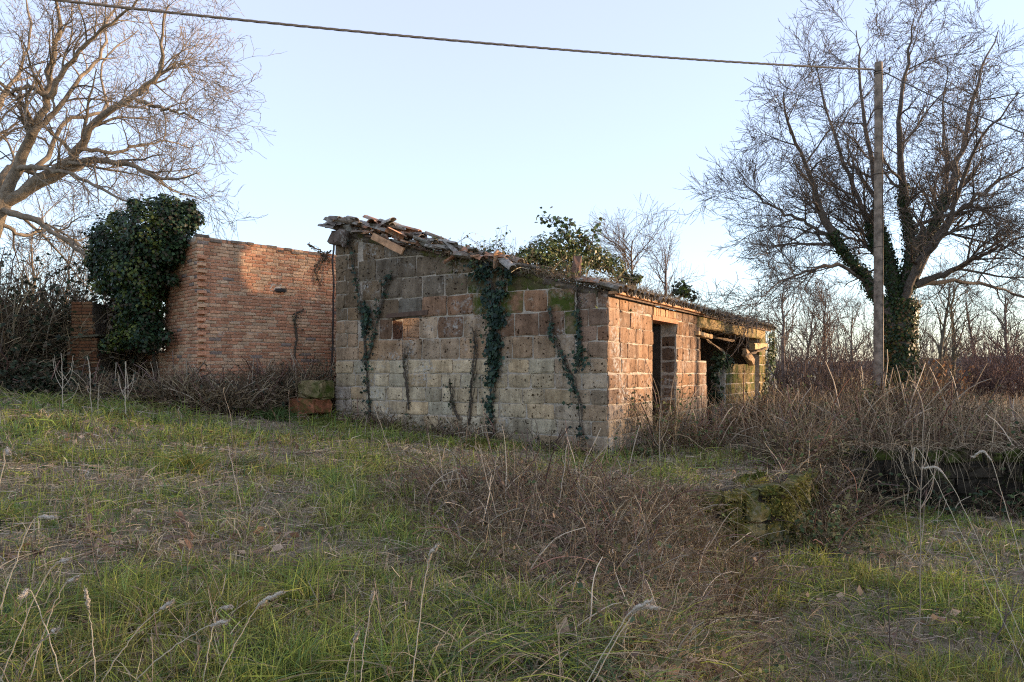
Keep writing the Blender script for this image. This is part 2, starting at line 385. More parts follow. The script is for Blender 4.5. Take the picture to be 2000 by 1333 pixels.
# ------------------------------------------------------------------ the stone barn
barn = empty('stone_barn', (C[0], C[1], .15), 'long ruined tuff stone barn with a collapsing tiled lean-to roof', 'barn')
ZTOP = lambda s: 4.47 - (4.47 - 2.86) * s / LF                    # sloping head of the front wall
TH = .36
WS0, WS1, WZ0, WZ1 = 1.51, 2.19, 2.18, 2.60                        # the small window
CR = .016                                                            # mortar sits this far behind the stone faces
front = wall_core('front_wall', A, W, NF, [
    [(0.02, -.6), (WS0, -.6), (WS0, ZTOP(WS0) - .04), (0.02, ZTOP(0) - .04)],
    [(WS0, -.6), (WS1, -.6), (WS1, WZ0 - .02), (WS0, WZ0 - .02)],
    [(WS0, WZ1 + .06), (WS1, WZ1 + .06), (WS1, ZTOP(WS1) - .04), (WS0, ZTOP(WS0) - .04)],
    [(WS1, -.6), (LF - .03, -.6), (LF - .03, ZTOP(LF) - .04), (WS1, ZTOP(WS1) - .04)]], -CR, -TH, M_MORTAR, barn)
def front_colour(s, z):
    g = rng.normal(0, 1)
    low = np.array([.47, .39, .265]); red = np.array([.245, .15, .095]); dark = np.array([.18, .135, .088]); mid = np.array([.35, .255, .17])
    if z < 1.75: c_ = low * (1 - .0) if z > .5 else low * .88
    elif z < 2.9 and s > 3.6: c_ = red if z > 2.1 else mid
    elif z < 2.62: c_ = mid if rng.random() < .8 else red
    elif z < 3.05 and s > 2.5: c_ = red
    elif s > 3.4: c_ = np.array([.105, .088, .05])
    elif 1.3 < s < 2.9 and z > 2.6: c_ = np.array([.19, .155, .115])
    else: c_ = dark
    if s < .5 and z < 1.3: c_ = np.array([.38, .345, .295])
    if s > 5.4: c_ = colmix(c_, (.25, .17, .125), .5)
    return tuple(np.clip(np.array(c_) * (1 + .12 * g) * (1 + np.array([.04, 0, -.04]) * rng.normal()), .03, .6))
def front_block(s0, s1, z0, z1, **k):
    ta, tb = ZTOP(s0) - .01, ZTOP(s1) - .01
    if z0 > min(ta, tb) - .03:
        if z0 > max(ta, tb) - .06: return
    za, zb = min(z1, ta), min(z1, max(tb, z0 + .03))
    sm, zm = (s0 + s1) / 2, (z0 + z1) / 2
    mossy = (zm > ZTOP(sm) - .75 and 2.6 < sm < 5.6 and rng.random() < .75)
    block(A, W, NF, s0, s1, z0, za, zb, M_TUFFMOSS if mossy else M_TUFF, front, front_colour(sm, zm), proud=U(-.006, .016), **k)
def cut_row(s0, s1, z0, z1, l0, l1):
    segs = [(s0, s1)]
    if z1 > WZ0 + .05 and z0 < WZ1 - .05:
        segs = [(a, c_) for a, c_ in ((s0, min(s1, WS0)), (max(s0, WS1), s1)) if c_ - a > .1]
    for a, c_ in segs:
        r = row(a, c_, l0, l1)
        for x0, x1 in zip(r[:-1], r[1:]): front_block(x0, x1, z0, z1)
zl = [-.4, -.12, .15, .42, .69, .96, 1.23, 1.5, 1.77]
for i, (z0, z1) in enumerate(zip(zl[:-1], zl[1:])):
    g0 = float(gz(*(A + W * 3)[:2])) - .35
    if z1 < g0 - .1: pass
    r = row(0 if i % 2 else -.0, LF - (.33 if i % 2 else .5), .36, .58)
    for x0, x1 in zip(r[:-1], r[1:]):
        if z1 > float(gz(*(A + W * x0 + NF * .2)[:2])) - .08: front_block(x0, x1, z0 + U(-.006, .006), z1)
zi = [1.77, 2.18, 2.60, 3.0, 3.4, 3.82, 4.22, 4.6]
for i, (z0, z1) in enumerate(zip(zi[:-1], zi[1:])): cut_row(.62 + .12 * (i % 2), LF - .62 + .1 * (i % 2), z0, z1, .42, .62)
zq = [1.77, 2.05, 2.33, 2.6, 2.87, 3.15, 3.43, 3.7, 3.98, 4.25, 4.5]
for i, (z0, z1) in enumerate(zip(zq[:-1], zq[1:])):
    e = .62 if z1 <= 3 else .62
    k = .34 if i % 2 else .26
    front_block(0, k, z0, z1); front_block(k, e + .0, z0, z1)
zr = [-.14, .15, .42, .69, .96, 1.23, 1.5, 1.77, 2.05, 2.32, 2.62, 2.9]
for i, (z0, z1) in enumerate(zip(zr[:-1], zr[1:])):          # quoins at the near corner
    a = LF - (.33 if i % 2 == 0 else .5)
    if z0 >= 1.76: 
        front_block(LF - .6, a + .12, z0, z1); front_block(a + .12, LF - .012, z0, z1)
    else: front_block(a if i % 2 else a, LF - .012, z0, z1)
block(A + W * WS0, -NF, W, .02, TH, WZ0, WZ1, WZ1, M_TUFF, front, (.16, .085, .055), proud=.006, depth=.02)
# timber lintel over the window
prism('window_lintel', A, W, NF, [(WS0 - .12, 2.615), (WS1 + .22, 2.64), (WS1 + .24, 2.735), (WS0 - .1, 2.70)], -TH + .02, .035, M_WOOD, front).color = (.11, .07, .05, 1)

# side wall with the door and the wide opening
D0, D1, DZ = 2.23, 3.73, 2.55
side = wall_core('side_wall', C, V_, NR, [
    [(.03, -.7), (D0, -.7), (D0, 2.84), (.03, 2.84)],
    [(D1, -.7), (5.45, -.7), (5.45, 2.84), (D1, 2.84)],
    [(5.45, -.7), (6.0, -.7), (6.0, 1.80), (5.45, 1.80)],
    [(7.7, -.7), (11.1, -.7), (11.1, 1.74), (7.7, 1.74)],
    [(11.75, -.7), (LT, -.7), (LT, 2.8), (11.75, 2.8)]], -CR, -TH, M_MORTAR, barn)
def side_colour(t, z):
    c_ = np.array([.29, .19, .125]) if z > .7 else np.array([.32, .245, .18])
    if t > 7: c_ = np.array([.27, .20, .10])
    if z < .45: c_ = np.array([.36, .30, .22])
    return tuple(np.clip(c_ * (1 + .12 * rng.normal()) * (1 + np.array([.04, 0, -.05]) * rng.normal()), .03, .7))
def side_row(t0, t1, z0, z1, l0, l1, mat=None):
    r = row(t0, t1, l0, l1)
    for x0, x1 in zip(r[:-1], r[1:]):
        block(C, V_, NR, x0, x1, z0 + U(-.006, .006), z1, z1, mat or M_TUFF, side, side_colour((x0 + x1) / 2, z0), proud=U(-.006, .018))
for i, (z0, z1) in enumerate(zip(zr[:-1], zr[1:])):
    z1 = min(z1, 2.83)
    side_row(.012 if i % 2 else .012, D0, z0, z1, .34, .62)
    if z0 > -.2:
        side_row(D1, 5.45 if z0 > 1.7 else 6.0, z0, z1, .36, .6)
        if z1 < 1.8: side_row(7.7 + U(0, .12), 11.1, z0, z1, .45, .7, M_TUFFMOSS)
    side_row(11.75, LT, z0, z1, .36, .5, M_TUFFMOSS)
# far reveal of the door and of the wide opening: blocks facing the camera
for t, zt in ((D1, 2.5),):
    for i, (z0, z1) in enumerate(zip(zr[:-1], zr[1:])):
        if z1 > zt + .1: continue
        block(C + V_ * t, -NR, -V_, .035, TH - .01, z0, z1, z1, M_TUFF, side, tuple(np.array(side_colour(1, 1)) * .5), proud=.004, depth=.02)  # wall colour darkened to paint in the shade of the doorway
# brick soldier course and terracotta lintel over the door
lint = prism('door_lintel', C, V_, NR, [(D0 - .04, DZ), (D1 + .05, DZ), (D1 + .05, DZ + .09), (D0 - .04, DZ + .09)], -TH, .012, M_BRICK, barn)
lint.color = (.50, .23, .13, 1)
for i in range(14):
    t = D0 + .07 + i * .102
    bo = block(C, V_, NR, t, t + .098, DZ + .093, 2.83, 2.83, M_BRICK, lint, tuple(np.array([.50, .30, .17]) * U(.8, 1.15)), proud=U(-.02, .002), depth=.12, gap=.004, rough=.003, name='brick')
prism('lintel_backing', C, V_, NR, [(D0, DZ + .09), (D1, DZ + .09), (D1, 2.83), (D0, 2.83)], -TH, -.06, M_MORTAR, barn)
# timber beam, mossy, over the wide opening
def timber(name, p0, p1, w, h, mat, parent, color, jit=.01, **k):
    p0 = np.array(p0, float); p1 = np.array(p1, float); d = unit(p1 - p0); s_ = unit(np.cross(d, [0, 0, 1.])); u_ = np.cross(s_, d)
    n = max(3, int(np.linalg.norm(p1 - p0) / .25)); V = []; F = []
    for i in range(n + 1):
        c_ = p0 + (p1 - p0) * i / n + rng.normal(0, jit, 3) * .4
        for a, e in ((-1, -1), (-.8, -1), (.8, -1), (1, -1), (1, 1), (.8, 1), (-.8, 1), (-1, 1)):
            ee = .8 if abs(a) == 1 else 1
            V.append(tuple(c_ + s_ * a * w / 2 + u_ * e * ee * h / 2 + rng.normal(0, jit, 3)))
    for i in range(n):
        for j in range(8): F.append((i * 8 + j, i * 8 + (j + 1) % 8, i * 8 + 8 + (j + 1) % 8, i * 8 + 8 + j))
    F += [tuple(range(7, -1, -1)), tuple(range(n * 8, n * 8 + 8))]
    me = bpy.data.meshes.new(name); me.from_pydata(V, [], F); me.update()
    import bmesh
    bm = bmesh.new(); bm.from_mesh(me); bmesh.ops.recalc_face_normals(bm, faces=bm.faces); bm.to_mesh(me); bm.free()
    return props(link(name, me, mat, parent, color), **k)
sp = lambda t, z, q=0.: wallpt(C, V_, NR, t, z, q)
timber('opening_beam', sp(5.15, 2.735, -.12), sp(12.3, 2.72, -.12), .32, .34, M_WOODMOSS, barn, (.36, .25, .12), .012)
timber('beam_end', sp(10.9, 2.30, -.05), sp(12.1, 2.33, .06), .17, .19, M_WOOD, barn, (.55, .38, .20), .006)
timber('broken_post', sp(9.75, 2.12, .0), sp(10.4, 1.83, .08), .16, .18, M_WOOD, barn, (.48, .32, .18), .015)
timber('bracket', sp(5.0, 2.42, .02), sp(6.1, 2.38, .02), .16, .10, M_WOOD, barn, (.55, .37, .2), .006)
timber('bracket', sp(5.62, 2.44, -.02), sp(5.62, 2.62, -.02), .16, .2, M_WOOD, barn, (.5, .33, .18), .006)
for a, c_, w_ in ((sp(6.0, 2.46, -.4), sp(9.8, 2.42, -.3), .05), (sp(9.5, 2.0, .1), sp(12, 2.3, .2), .035), (sp(6.2, 2.35, -.1), sp(8.2, 1.95, .0), .03)):
    timber('rafter', a, c_, w_, w_, M_WOOD, barn, (.20, .14, .09), .012)
# remaining walls
lw = [(0.0, -.5), (LT, -.5), (LT, 2.9), (9, 3.1), (7, 2.7), (5, 3.25), (3.2, 3.3), (1.8, 3.55), (.9, 3.75), (.0, 4.3)]
wall_core('left_wall', A + W * .0, V_, -W, [[(a, -.5), (c_, -.5), (c_, hb), (a, ha)] for a, ha, c_, hb in ((.34, 3.9, .5, 3.5), (.5, 3.5, 1.8, 3.35), (1.8, 3.35, 3.2, 3.25), (3.2, 3.25, 5, 3.5), (5, 3.5, 5.4, 4.2), (5.4, 4.2, LT, 4.3))], .0, -TH, M_MORTAR, barn)
for z0, z1 in zip(zq[:6], zq[1:7]):
    r = row(1.0, 4.6, .4, .6)
    for x0, x1 in zip(r[:-1], r[1:]):
        if z1 < 3.3: block(A + W * .365, V_, W, x0, x1, z0, z1, z1, M_TUFF, barn, (.45, .31, .19), proud=.02, depth=.06)
wall_core('back_wall', A + V_ * LT, W, -NF, [[(0.1, -.5), (LF - .1, -.5), (LF - .1, 2.8), (0.1, 4.3)]], .0, -TH, M_DARKSTONE, barn).color = (.09, .07, .05, 1)  # stone tinted dark to paint the unlit interior
wall_core('shade_partition', A + V_ * 6.1, W, NF, [[(2.6, -.5), (LF - TH, -.5), (LF - TH, 2.7), (2.6, 2.5)]], .0, .3, M_DARKSTONE, barn).color = (.07, .055, .04, 1)  # partition added to keep the openings dark, its tint painted as shade

# roof: what is left of the lean-to
SL = .262
roof_z = lambda w: 2.90 + SL * w                       # w metres in from the side wall
rp = lambda t, w, h=0.: C + V_ * t - NR * w + np.array([0, 0, roof_z(w) + h])
def deck(name, pts, mat, parent, color, th=.06):
    V = [tuple(p_) for p_ in pts] + [tuple(np.array(p_) - [0, 0, th]) for p_ in pts]; k = len(pts)
    F = [tuple(range(k)), tuple(range(2 * k - 1, k - 1, -1))] + [(i, i + k, (i + 1) % k + k, (i + 1) % k) for i in range(k)]
    me = bpy.data.meshes.new(name); me.from_pydata(V, [], F); me.update()
    return link(name, me, mat, parent, color)
roof = deck('roof', [rp(.06, -.1), rp(4.4, -.1), rp(12.9, -.1), rp(12.9, 6.0), rp(5.3, 6.0), rp(5.0, .75), rp(.9, .75), rp(.5, 4.9), rp(.06, 4.9)], M_WOOD, barn, (.16, .11, .08))
# terracotta boards showing under the eave
t = -.02
while t < 5.4:
    l = U(.35, .9); t2 = min(t + l, 5.4)
    timber('eave_board', sp(t + .01, 2.872, .09), sp(t2 - .01, 2.872, .09), .16, .045, M_WOOD, roof, tuple(np.array([.52, .28, .15]) * U(.75, 1.15)), .002)
    t = t2
def tile_mesh(nm, r0, r1, L, th=.014):
    V = []; F = []; n = 6
    for e, (r, y) in enumerate(((r0, 0), (r1, L))):
        for o_ in (0, 1):
            for i in range(n + 1):
                a = math.pi * i / n; rr = r - o_ * th
                V.append((math.cos(a) * rr, y + rng.normal(0, .004), math.sin(a) * rr * .8))
    q = n + 1
    for i in range(n):
        F += [(i, i + 1, 2 * q + i + 1, 2 * q + i), (q + i + 1, q + i, 3 * q + i, 3 * q + i + 1), (i + 1, i, q + i, q + i + 1), (2 * q + i, 2 * q + i + 1, 3 * q + i + 1, 3 * q + i)]
    F += [(0, 2 * q, 3 * q, q), (n, q + n, 3 * q + n, 2 * q + n)]
    me = bpy.data.meshes.new(nm); me.from_pydata(V, [], F); me.update(); me.materials.append(M_TILE); return me
TILES = [tile_mesh('roof_tile', .095, .078, .46), tile_mesh('roof_tile', .09, .08, .40), tile_mesh('broken_roof_tile', .095, .086, .24), tile_mesh('broken_roof_tile', .09, .085, .16)]
def put_tile(me, pos, axis, up, color):
    y = unit(np.array(axis, float)); x = unit(np.cross(y, up)); z = np.cross(x, y)
    o = link('roof_tile', me, None, roof, color)
    off = Vector(o.location)
    o.matrix_local = Matrix.Translation(off) @ Matrix(((x[0], y[0], z[0], pos[0]), (x[1], y[1], z[1], pos[1]), (x[2], y[2], z[2], pos[2]), (0, 0, 0, 1)))
    return o
upslope = unit(-NR + np.array([0, 0, SL])); rn = unit(np.array([0, 0, 1.]) + NR * SL)
def tile_col(): 
    r = rng.random()
    if r < .45: return tuple(np.array([.20, .155, .12]) * U(.7, 1.3))
    if r < .75: return tuple(np.array([.38, .19, .11]) * U(.8, 1.2))
    return tuple(np.array([.30, .27, .23]) * U(.7, 1.2))
for i in range(64):
    t = -.05 + i * .205; j = rng.normal(0, .02, 3); sag = -.03 * max(0, math.sin(max(0, t - 4.5) * .5))
    ax = unit(upslope + rng.normal(0, .05, 3)); cl = tuple(np.array([.14, .115, .085]) * U(.7, 1.3))
    put_tile(TILES[0], rp(t, -.24 + j[0], .07 + j[1] * .6 + sag), ax, rn, cl)
    put_tile(TILES[1], rp(t + .1, -.2 + j[1], .075 + sag), ax, -rn, cl)
    if i % 2 == 0 or i < 20: put_tile(TILES[0], rp(t, .14 + j[2], .10 + sag), unit(upslope + rng.normal(0, .05, 3)), rn, tile_col())
# rubble of broken tiles on the gable
for i in range(150):
    f = i / 150
    w = LF - .05 - 4.4 * (f ** 1.15) + rng.normal(0, .06); t = U(-.16, .42)
    lay = rng.integers(0, 3 if w > 3.2 else 2)
    h = .05 + .075 * lay + U(0, .05) + .10 * math.exp(-((w - 4.9) / .8) ** 2)
    ax = unit(upslope * rng.choice([1, -1]) + rng.normal(0, .16 if i % 3 else .45, 3) * [1, 1, .35]); up = rn + rng.normal(0, .2 if i % 3 else .4, 3)
    if rng.random() < .3: up = -up
    put_tile(TILES[rng.integers(0, 4)], rp(t, w, h), ax, up, tile_col())
SLAB = []
for a_, l_ in ((.17, .3), (.14, .22), (.2, .2)):
    tm = BRICKLIKE = bpy.data.meshes.new('tile_slab'); hv = [(x_ * a_ / 2 * U(.85, 1.1), y_ * l_ / 2 * U(.8, 1.1), z_ * .016 + .008 * x_ * y_) for z_ in (-1, 1) for x_, y_ in ((-1, -1), (1, -1), (1, 1), (.1, 1.25), (-1, .8))]
    tm.from_pydata(hv, [], [(4, 3, 2, 1, 0), (5, 6, 7, 8, 9)] + [(i_, (i_ + 1) % 5, (i_ + 1) % 5 + 5, i_ + 5) for i_ in range(5)]); tm.update(); tm.materials.append(M_TILE); SLAB.append(tm)
for i in range(70):
    w = U(1.6, LF - .1); t = U(-.17, .4)
    put_tile(SLAB[rng.integers(0, 3)], rp(t, w, .04 + .10 * min(1.6, abs(rng.normal()))), unit(rng.normal(0, 1, 3) * [1, 1, .1] + upslope), rn + rng.normal(0, .28, 3), tile_col() if rng.random() < .6 else tuple(np.array([.46, .26, .15]) * U(.8, 1.2)))
gA, gB = np.meshgrid(np.linspace(-.0, .5, 7), np.linspace(.2, LF + .0, 70)); gP = np.array([rp(a, c_, 0.) for a, c_ in zip(gA.ravel(), gB.ravel())])
gP[:, 2] += (.03 + .13 * vnoise(gP[:, 0] * 6, gP[:, 1] * 6 + gP[:, 2] * 3) * (gB.ravel() > 1.5)) * np.where((gA.ravel() < .01) | (gA.ravel() > .49), .45, 1) - .05
gL = gP.copy(); gL[:, 2] -= .10; gI = np.arange(490).reshape(70, 7)
gF = np.stack([gI[:-1, :-1], gI[:-1, 1:], gI[1:, 1:], gI[1:, :-1]], -1).reshape(-1, 4)
gS = np.stack([gI[:-1, 0], gI[1:, 0], gI[1:, 0] + 490, gI[:-1, 0] + 490], -1); gS2 = np.stack([gI[0, :-1], gI[0, 1:], gI[0, 1:] + 490, gI[0, :-1] + 490], -1); gS3 = np.stack([gI[-1, :-1], gI[-1, 1:], gI[-1, 1:] + 490, gI[-1, :-1] + 490], -1)
link('roof_fill', mesh_np('roof_fill', np.vstack([gP, gL]), np.vstack([gF, gF[:, ::-1] + 490, gS, gS2, gS3])), M_WOODMOSS, roof, (.13, .10, .075))
for i in range(8): put_tile(TILES[rng.integers(0, 3)], rp(U(-.2, .2), LF + U(-.5, -.15), .02 + .03 * i), unit(upslope + rng.normal(0, .25, 3)), rn + rng.normal(0, .3, 3), tuple(np.array([.17, .14, .12]) * U(.7, 1.3)))
timber('ridge_stone', rp(-.1, LF - .05, -.18), rp(-.05, LF - .42, -.12), .34, .3, M_TUFF, roof, (.16, .13, .11), .02)
timber('verge_board', rp(-.06, 5.3, .02), rp(-.05, 3.4, .0), .10, .03, M_WOOD, roof, (.16, .10, .07), .01)
timber('loose_plank', rp(-.2, 5.0, .05), rp(-.18, 4.25, -.12), .05, .14, M_WOOD, roof, (.52, .30, .17), .004)
timber('roof_stub', rp(.3, .75, .1), rp(.32, .72, .5), .16, .14, M_WOOD, roof, (.2, .12, .09), .01)

# ------------------------------------------------------------------ the brick ruin
brick_ruin = empty('brick_ruin', (BK[0], BK[1], .8), 'roofless orange brick ruin with a toothed corner, half hidden by ivy', 'ruin')
BL = 3.75
BT = lambda s: 4.36 - .03 * s + .03 * math.sin(s * 5) + .02 * math.sin(s * 13 + 1)
wall = wall_core('front_wall', BK, BD, BN, [[(.02 + k * BL / 6, .3), (.02 + (k + 1) * BL / 6, .3), (.02 + (k + 1) * BL / 6, BT((k + 1) * BL / 6) - .05), (.02 + k * BL / 6, BT(k * BL / 6) - .05)] for k in range(6)], -.012, -.28, M_BRICKMORTAR, brick_ruin)
wside = wall_core('side_wall', BK, BS, BSN, [
    [(.015, .3), (1.72, .3), (1.72, 4.28), (.015, 4.3)], [(1.72, 3.16), (3.2, 3.16), (3.2, 4.1), (1.72, 4.28)],
    [(3.2, .3), (5.6, .3), (5.6, 3.3), (3.2, 4.0)], [(1.72, .3), (3.2, .3), (3.2, 1.95), (1.72, 1.95)]], -.012, -.28, M_BRICKMORTAR, brick_ruin)
def brick_verts():
    import bmesh
    bm = bmesh.new(); bmesh.ops.create_cube(bm, size=1.0); bmesh.ops.bevel(bm, geom=bm.edges, offset=.06, segments=1, affect='EDGES')
    bmesh.ops.triangulate(bm, faces=[f for f in bm.faces if len(f.verts) == 3][:0])
    me = bpy.data.meshes.new('brick'); bm.to_mesh(me); bm.free(); me.materials.append(M_BRICK); return me
BRICK_ME = brick_verts()
bV = np.array([v.co[:] for v in BRICK_ME.vertices]); bF = [list(p_.vertices) for p_ in BRICK_ME.polygons]
bF4 = np.array([f if len(f) == 4 else f + [f[-1]] for f in bF])
bF4 = np.array([f for f in bF if len(f) == 4])
def bcol():
    r = rng.random()
    if r < .035: c_ = np.array([.24, .18, .15])
    elif r < .34: c_ = np.array([.54, .33, .20])
    elif r < .42: c_ = np.array([.50, .34, .22])
    else: c_ = np.array([.46, .225, .13])
    return c_ * U(.9, 1.25)
bricks = []
def course(o, d, n, s0, s1, z, par, dim=1.0, off=0):
    s = s0 - off
    while s < s1:
        l = U(.22, .27); a, e = max(s, s0), min(s + l, s1)
        if e - a > .03:
            bricks.append((o, d, n, a, e, z + rng.normal(0, .003), U(-.003, .007), par, bcol() * dim))
        s += l + .012
CH = .0705
for i in range(60):
    z = .35 + i * CH
    e = BL
    if z + .06 < BT(1.5) - .07: course(BK, BD, BN, .0, BL, z, wall, 1., .12 * (i % 2))
    if z + .06 < 4.28:
        if not (1.95 < z + .03 < 3.16): course(BK, BS, BSN, .012, 3.2, z, wside, .9, .12 * ((i + 1) % 2))
        else: course(BK, BS, BSN, .012, 1.72, z, wside, .9, .12 * ((i + 1) % 2))
        if z < 3.2: course(BK, BS, BSN, 3.2, 5.6, z, wside, .85, .12 * ((i + 1) % 2))
def brick_mat4(o, d, n, a, e, z, q):
    p_ = wallpt(o, d, n, (a + e) / 2, z + .029, q - .04)
    x = d * (e - a); y = n * .095; zz = np.array([0, 0, .058])
    return np.array([[x[0], y[0], zz[0], p_[0]], [x[1], y[1], zz[1], p_[1]], [x[2], y[2], zz[2], p_[2]], [0, 0, 0, 1.]])
def put_brick(m4, par, color, name='brick'):
    o = link(name, BRICK_ME, None, par, color); o.matrix_local = Matrix.Translation(o.location) @ Matrix(m4.tolist()); return o
vis = []
for k, (o, d, n, a, e, z, q, par, c_) in enumerate(bricks):
    p_ = wallpt(o, d, n, (a + e) / 2, z, 0); dist = p_[1]
    facing = abs(np.dot(unit(p_ - [0, 0, CAMZ]), n))
    seen = (par is wall and 1.55 < z) or (par is wside and a < 1.72 and z > 1.9)
    vis.append(((e - a) * facing / dist if seen else 0, k))
vis.sort(reverse=True); top = set(k for _, k in vis[:270]); bb = Batch()
for k, (o, d, n, a, e, z, q, par, c_) in enumerate(bricks):
    m4 = brick_mat4(o, d, n, a, e, z, q)
    if k in top: put_brick(m4, par, c_)
    else: bb.add(bV @ m4[:3, :3].T + m4[:3, 3], bF4, c_)
bb.build('brickwork', M_BRICKA, brick_ruin, kind='stuff')
# toothing bricks left proud at the corner
for i in range(3, 50, 2):
    z = .95 + i * CH
    if z < 3.95: put_brick(brick_mat4(BK, BD, BN, .0 + U(-.01, .01), .15 + U(-.02, .02), z, .085 + U(0, .02)), wall, tuple(bcol() * (1.2 if i % 4 else 1)))
# weathered coping, ragged
s = 0
while s < BL:
    l = U(.14, .3)
    cb = put_brick(brick_mat4(BK, BD, BN, s, s + l, BT(s) - .075 - .05 * (rng.random() < .3) + U(-.02, .03), .012 + U(-.02, .02)), wall, tuple(np.array([.22, .17, .13]) * U(.6, 1.2)), 'coping_brick')
    s += l + .01
hp = on_plane(537, 567, BK, BN); 
stub = timber('pipe_stub', hp - BN * .05, hp + BN * .12 + BD * .2, .11, .075, M_IRON, brick_ruin, (.05, .045, .04), .004)
timber('mortar_patch', hp + np.array([-.12, -.12, .03]) - BN * .02, hp + BD * .14 + np.array([0, 0, .07]) - BN * .0, .04, .12, M_BRICKMORTAR, brick_ruin, (.5, .45, .4), .02)
timber('opening_lintel', BK + BS * 1.68 + np.array([0, 0, 3.2]) + BSN * .0, BK + BS * 3.3 + np.array([0, 0, 3.2]) + BSN * .0, .1, .12, M_WOOD, brick_ruin, (.3, .2, .12), .006)
wall_core('inner_wall', BK + BD * BL, BS, BN, [[(.2, .3), (4.5, .3), (4.5, 3.0), (.2, 3.4)]], 0, -.25, M_BRICKMORTAR, brick_ruin)

# brick pillar further left
pc = at(176, 780, 16.6); pz = float(gz(pc[0], pc[1]))
pillar = empty('brick_pillar', (pc[0], pc[1], pz), 'dark stepped brick gate pillar beside the ivy covered ruin', 'pillar')
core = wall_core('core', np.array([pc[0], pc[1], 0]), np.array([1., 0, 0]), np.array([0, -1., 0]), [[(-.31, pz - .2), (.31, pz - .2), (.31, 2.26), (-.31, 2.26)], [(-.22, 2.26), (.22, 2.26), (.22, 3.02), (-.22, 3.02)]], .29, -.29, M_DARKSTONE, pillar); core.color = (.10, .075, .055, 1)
for i in range(34):
    z = pz + .02 + i * CH
    if z > 3.0: break
    hw = .32 if z < 2.25 else .23; s = -hw
    while s < hw - .03:
        l = U(.2, .26); e = min(s + l, hw)
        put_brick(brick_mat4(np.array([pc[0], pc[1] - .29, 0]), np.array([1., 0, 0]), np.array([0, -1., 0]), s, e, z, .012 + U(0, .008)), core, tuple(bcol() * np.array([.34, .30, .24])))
        s = e + .012
prism('cap_slab', np.array([pc[0], pc[1], 0]), np.array([1., 0, 0]), np.array([0, -1., 0]), [(-.36, 2.24), (.38, 2.3), (.38, 2.34), (-.36, 2.29)], .36, -.33, M_DARKSTONE, pillar).color = (.12, .11, .07, 1)

# ------------------------------------------------------------------ loose blocks beside the barn
def boulder(name, p0, size, rot, mat, color, label, cat):
    import bmesh
    bm = bmesh.new(); bmesh.ops.create_cube(bm, size=1.0); bmesh.ops.bevel(bm, geom=bm.edges, offset=.07, segments=2, affect='EDGES')
    bmesh.ops.subdivide_edges(bm, edges=[e for e in bm.edges if e.calc_length() > .5], cuts=2, use_grid_fill=True)
    for v in bm.verts: v.co = Vector((v.co.x * size[0], v.co.y * size[1], (v.co.z + .5) * size[2])) + Vector(rng.normal(0, .012, 3))
    bmesh.ops.rotate(bm, verts=bm.verts, cent=(0, 0, 0), matrix=Matrix.Rotation(rot, 3, 'Z'))
    me = bpy.data.meshes.new(name); bm.to_mesh(me); bm.free()
    o = link(name, me, mat, None, color); o.location = [float(v) for v in p0]
    return props(o, label, cat)
rp0 = at(610, 800, 15.7); rz = float(gz(rp0[0], rp0[1]))
boulder('terracotta_block', (rp0[0] - .05, rp0[1], rz + .13), (.80, .5, .30), -.5, M_WOODMOSS, (.26, .10, .05), 'red brown terracotta slab under the mossy block at the barn corner', 'slab')
boulder('tuff_block', (rp0[0] + .08, rp0[1] + .02, rz + .43), (.62, .45, .36), -.5, M_TUFFMOSS, (.27, .22, .12), 'ochre mossy stone block lying on the red slab by the barn', 'block')
boulder('support_brick', (rp0[0] - .12, rp0[1] - .22, rz - .02), (.16, .2, .16), -.3, M_BRICK, (.33, .15, .08), 'small brick propping up the red slab by the barn', 'brick')

# retaining walls of the sunken yard
def retaining(name, label, pts, ztop, zbot, mat, colour, hgt=.28, rough=.035):
    r = empty(name, (*pts[0], zbot), label, 'wall'); out = []
    for p0, p1 in zip(pts[:-1], pts[1:]):
        p0 = np.array([*p0, 0.]); p1 = np.array([*p1, 0.]); L = np.linalg.norm(p1 - p0); d = (p1 - p0) / L; n = np.array([d[1], -d[0], 0])
        cr = wall_core('core', p0, d, n, [[(0, zbot), (L, zbot), (L, ztop - .1), (0, ztop - .1)]], -.06, -.5, M_DARKSTONE, r); cr.color = (.03, .025, .018, 1)
        z = zbot
        while z < ztop - .08:
            z1 = min(z + hgt * U(.8, 1.2), ztop); q = row(0, L, .22, .6)
            for a, e in zip(q[:-1], q[1:]):
                block(p0, d, n, a, e, z + U(-.03, .03), z1 + U(-.05, .05), z1 + U(-.05, .05), mat if z1 < ztop - .05 else M_TUFFMOSS, cr, tuple(np.array(colour) * U(.6, 1.4)), proud=U(-.07, .05), rough=rough, depth=.16, gap=.018, name='stone')
            z = z1
        out.append((p0, d, n, L))
    return out
rw = [retaining('retaining_wall', 'mossy stone retaining wall at the terrace edge above the sunken yard', [(1.5, 8.35), (2.2, 9.08), (3.5, 9.72), (4.5, 11.3)], .06, -.9, M_TUFFMOSS, (.17, .15, .07)),
      retaining('retaining_wall', 'shade-tinted stone bank wall with moss along its top at the far right', [(5.4, 12.62), (8.2, 12.2), (11.5, 11.6)], .28, -1.0, M_DARKSTONE, (.04, .032, .022))]  # bank stones tinted near black: deep shade put into their colour

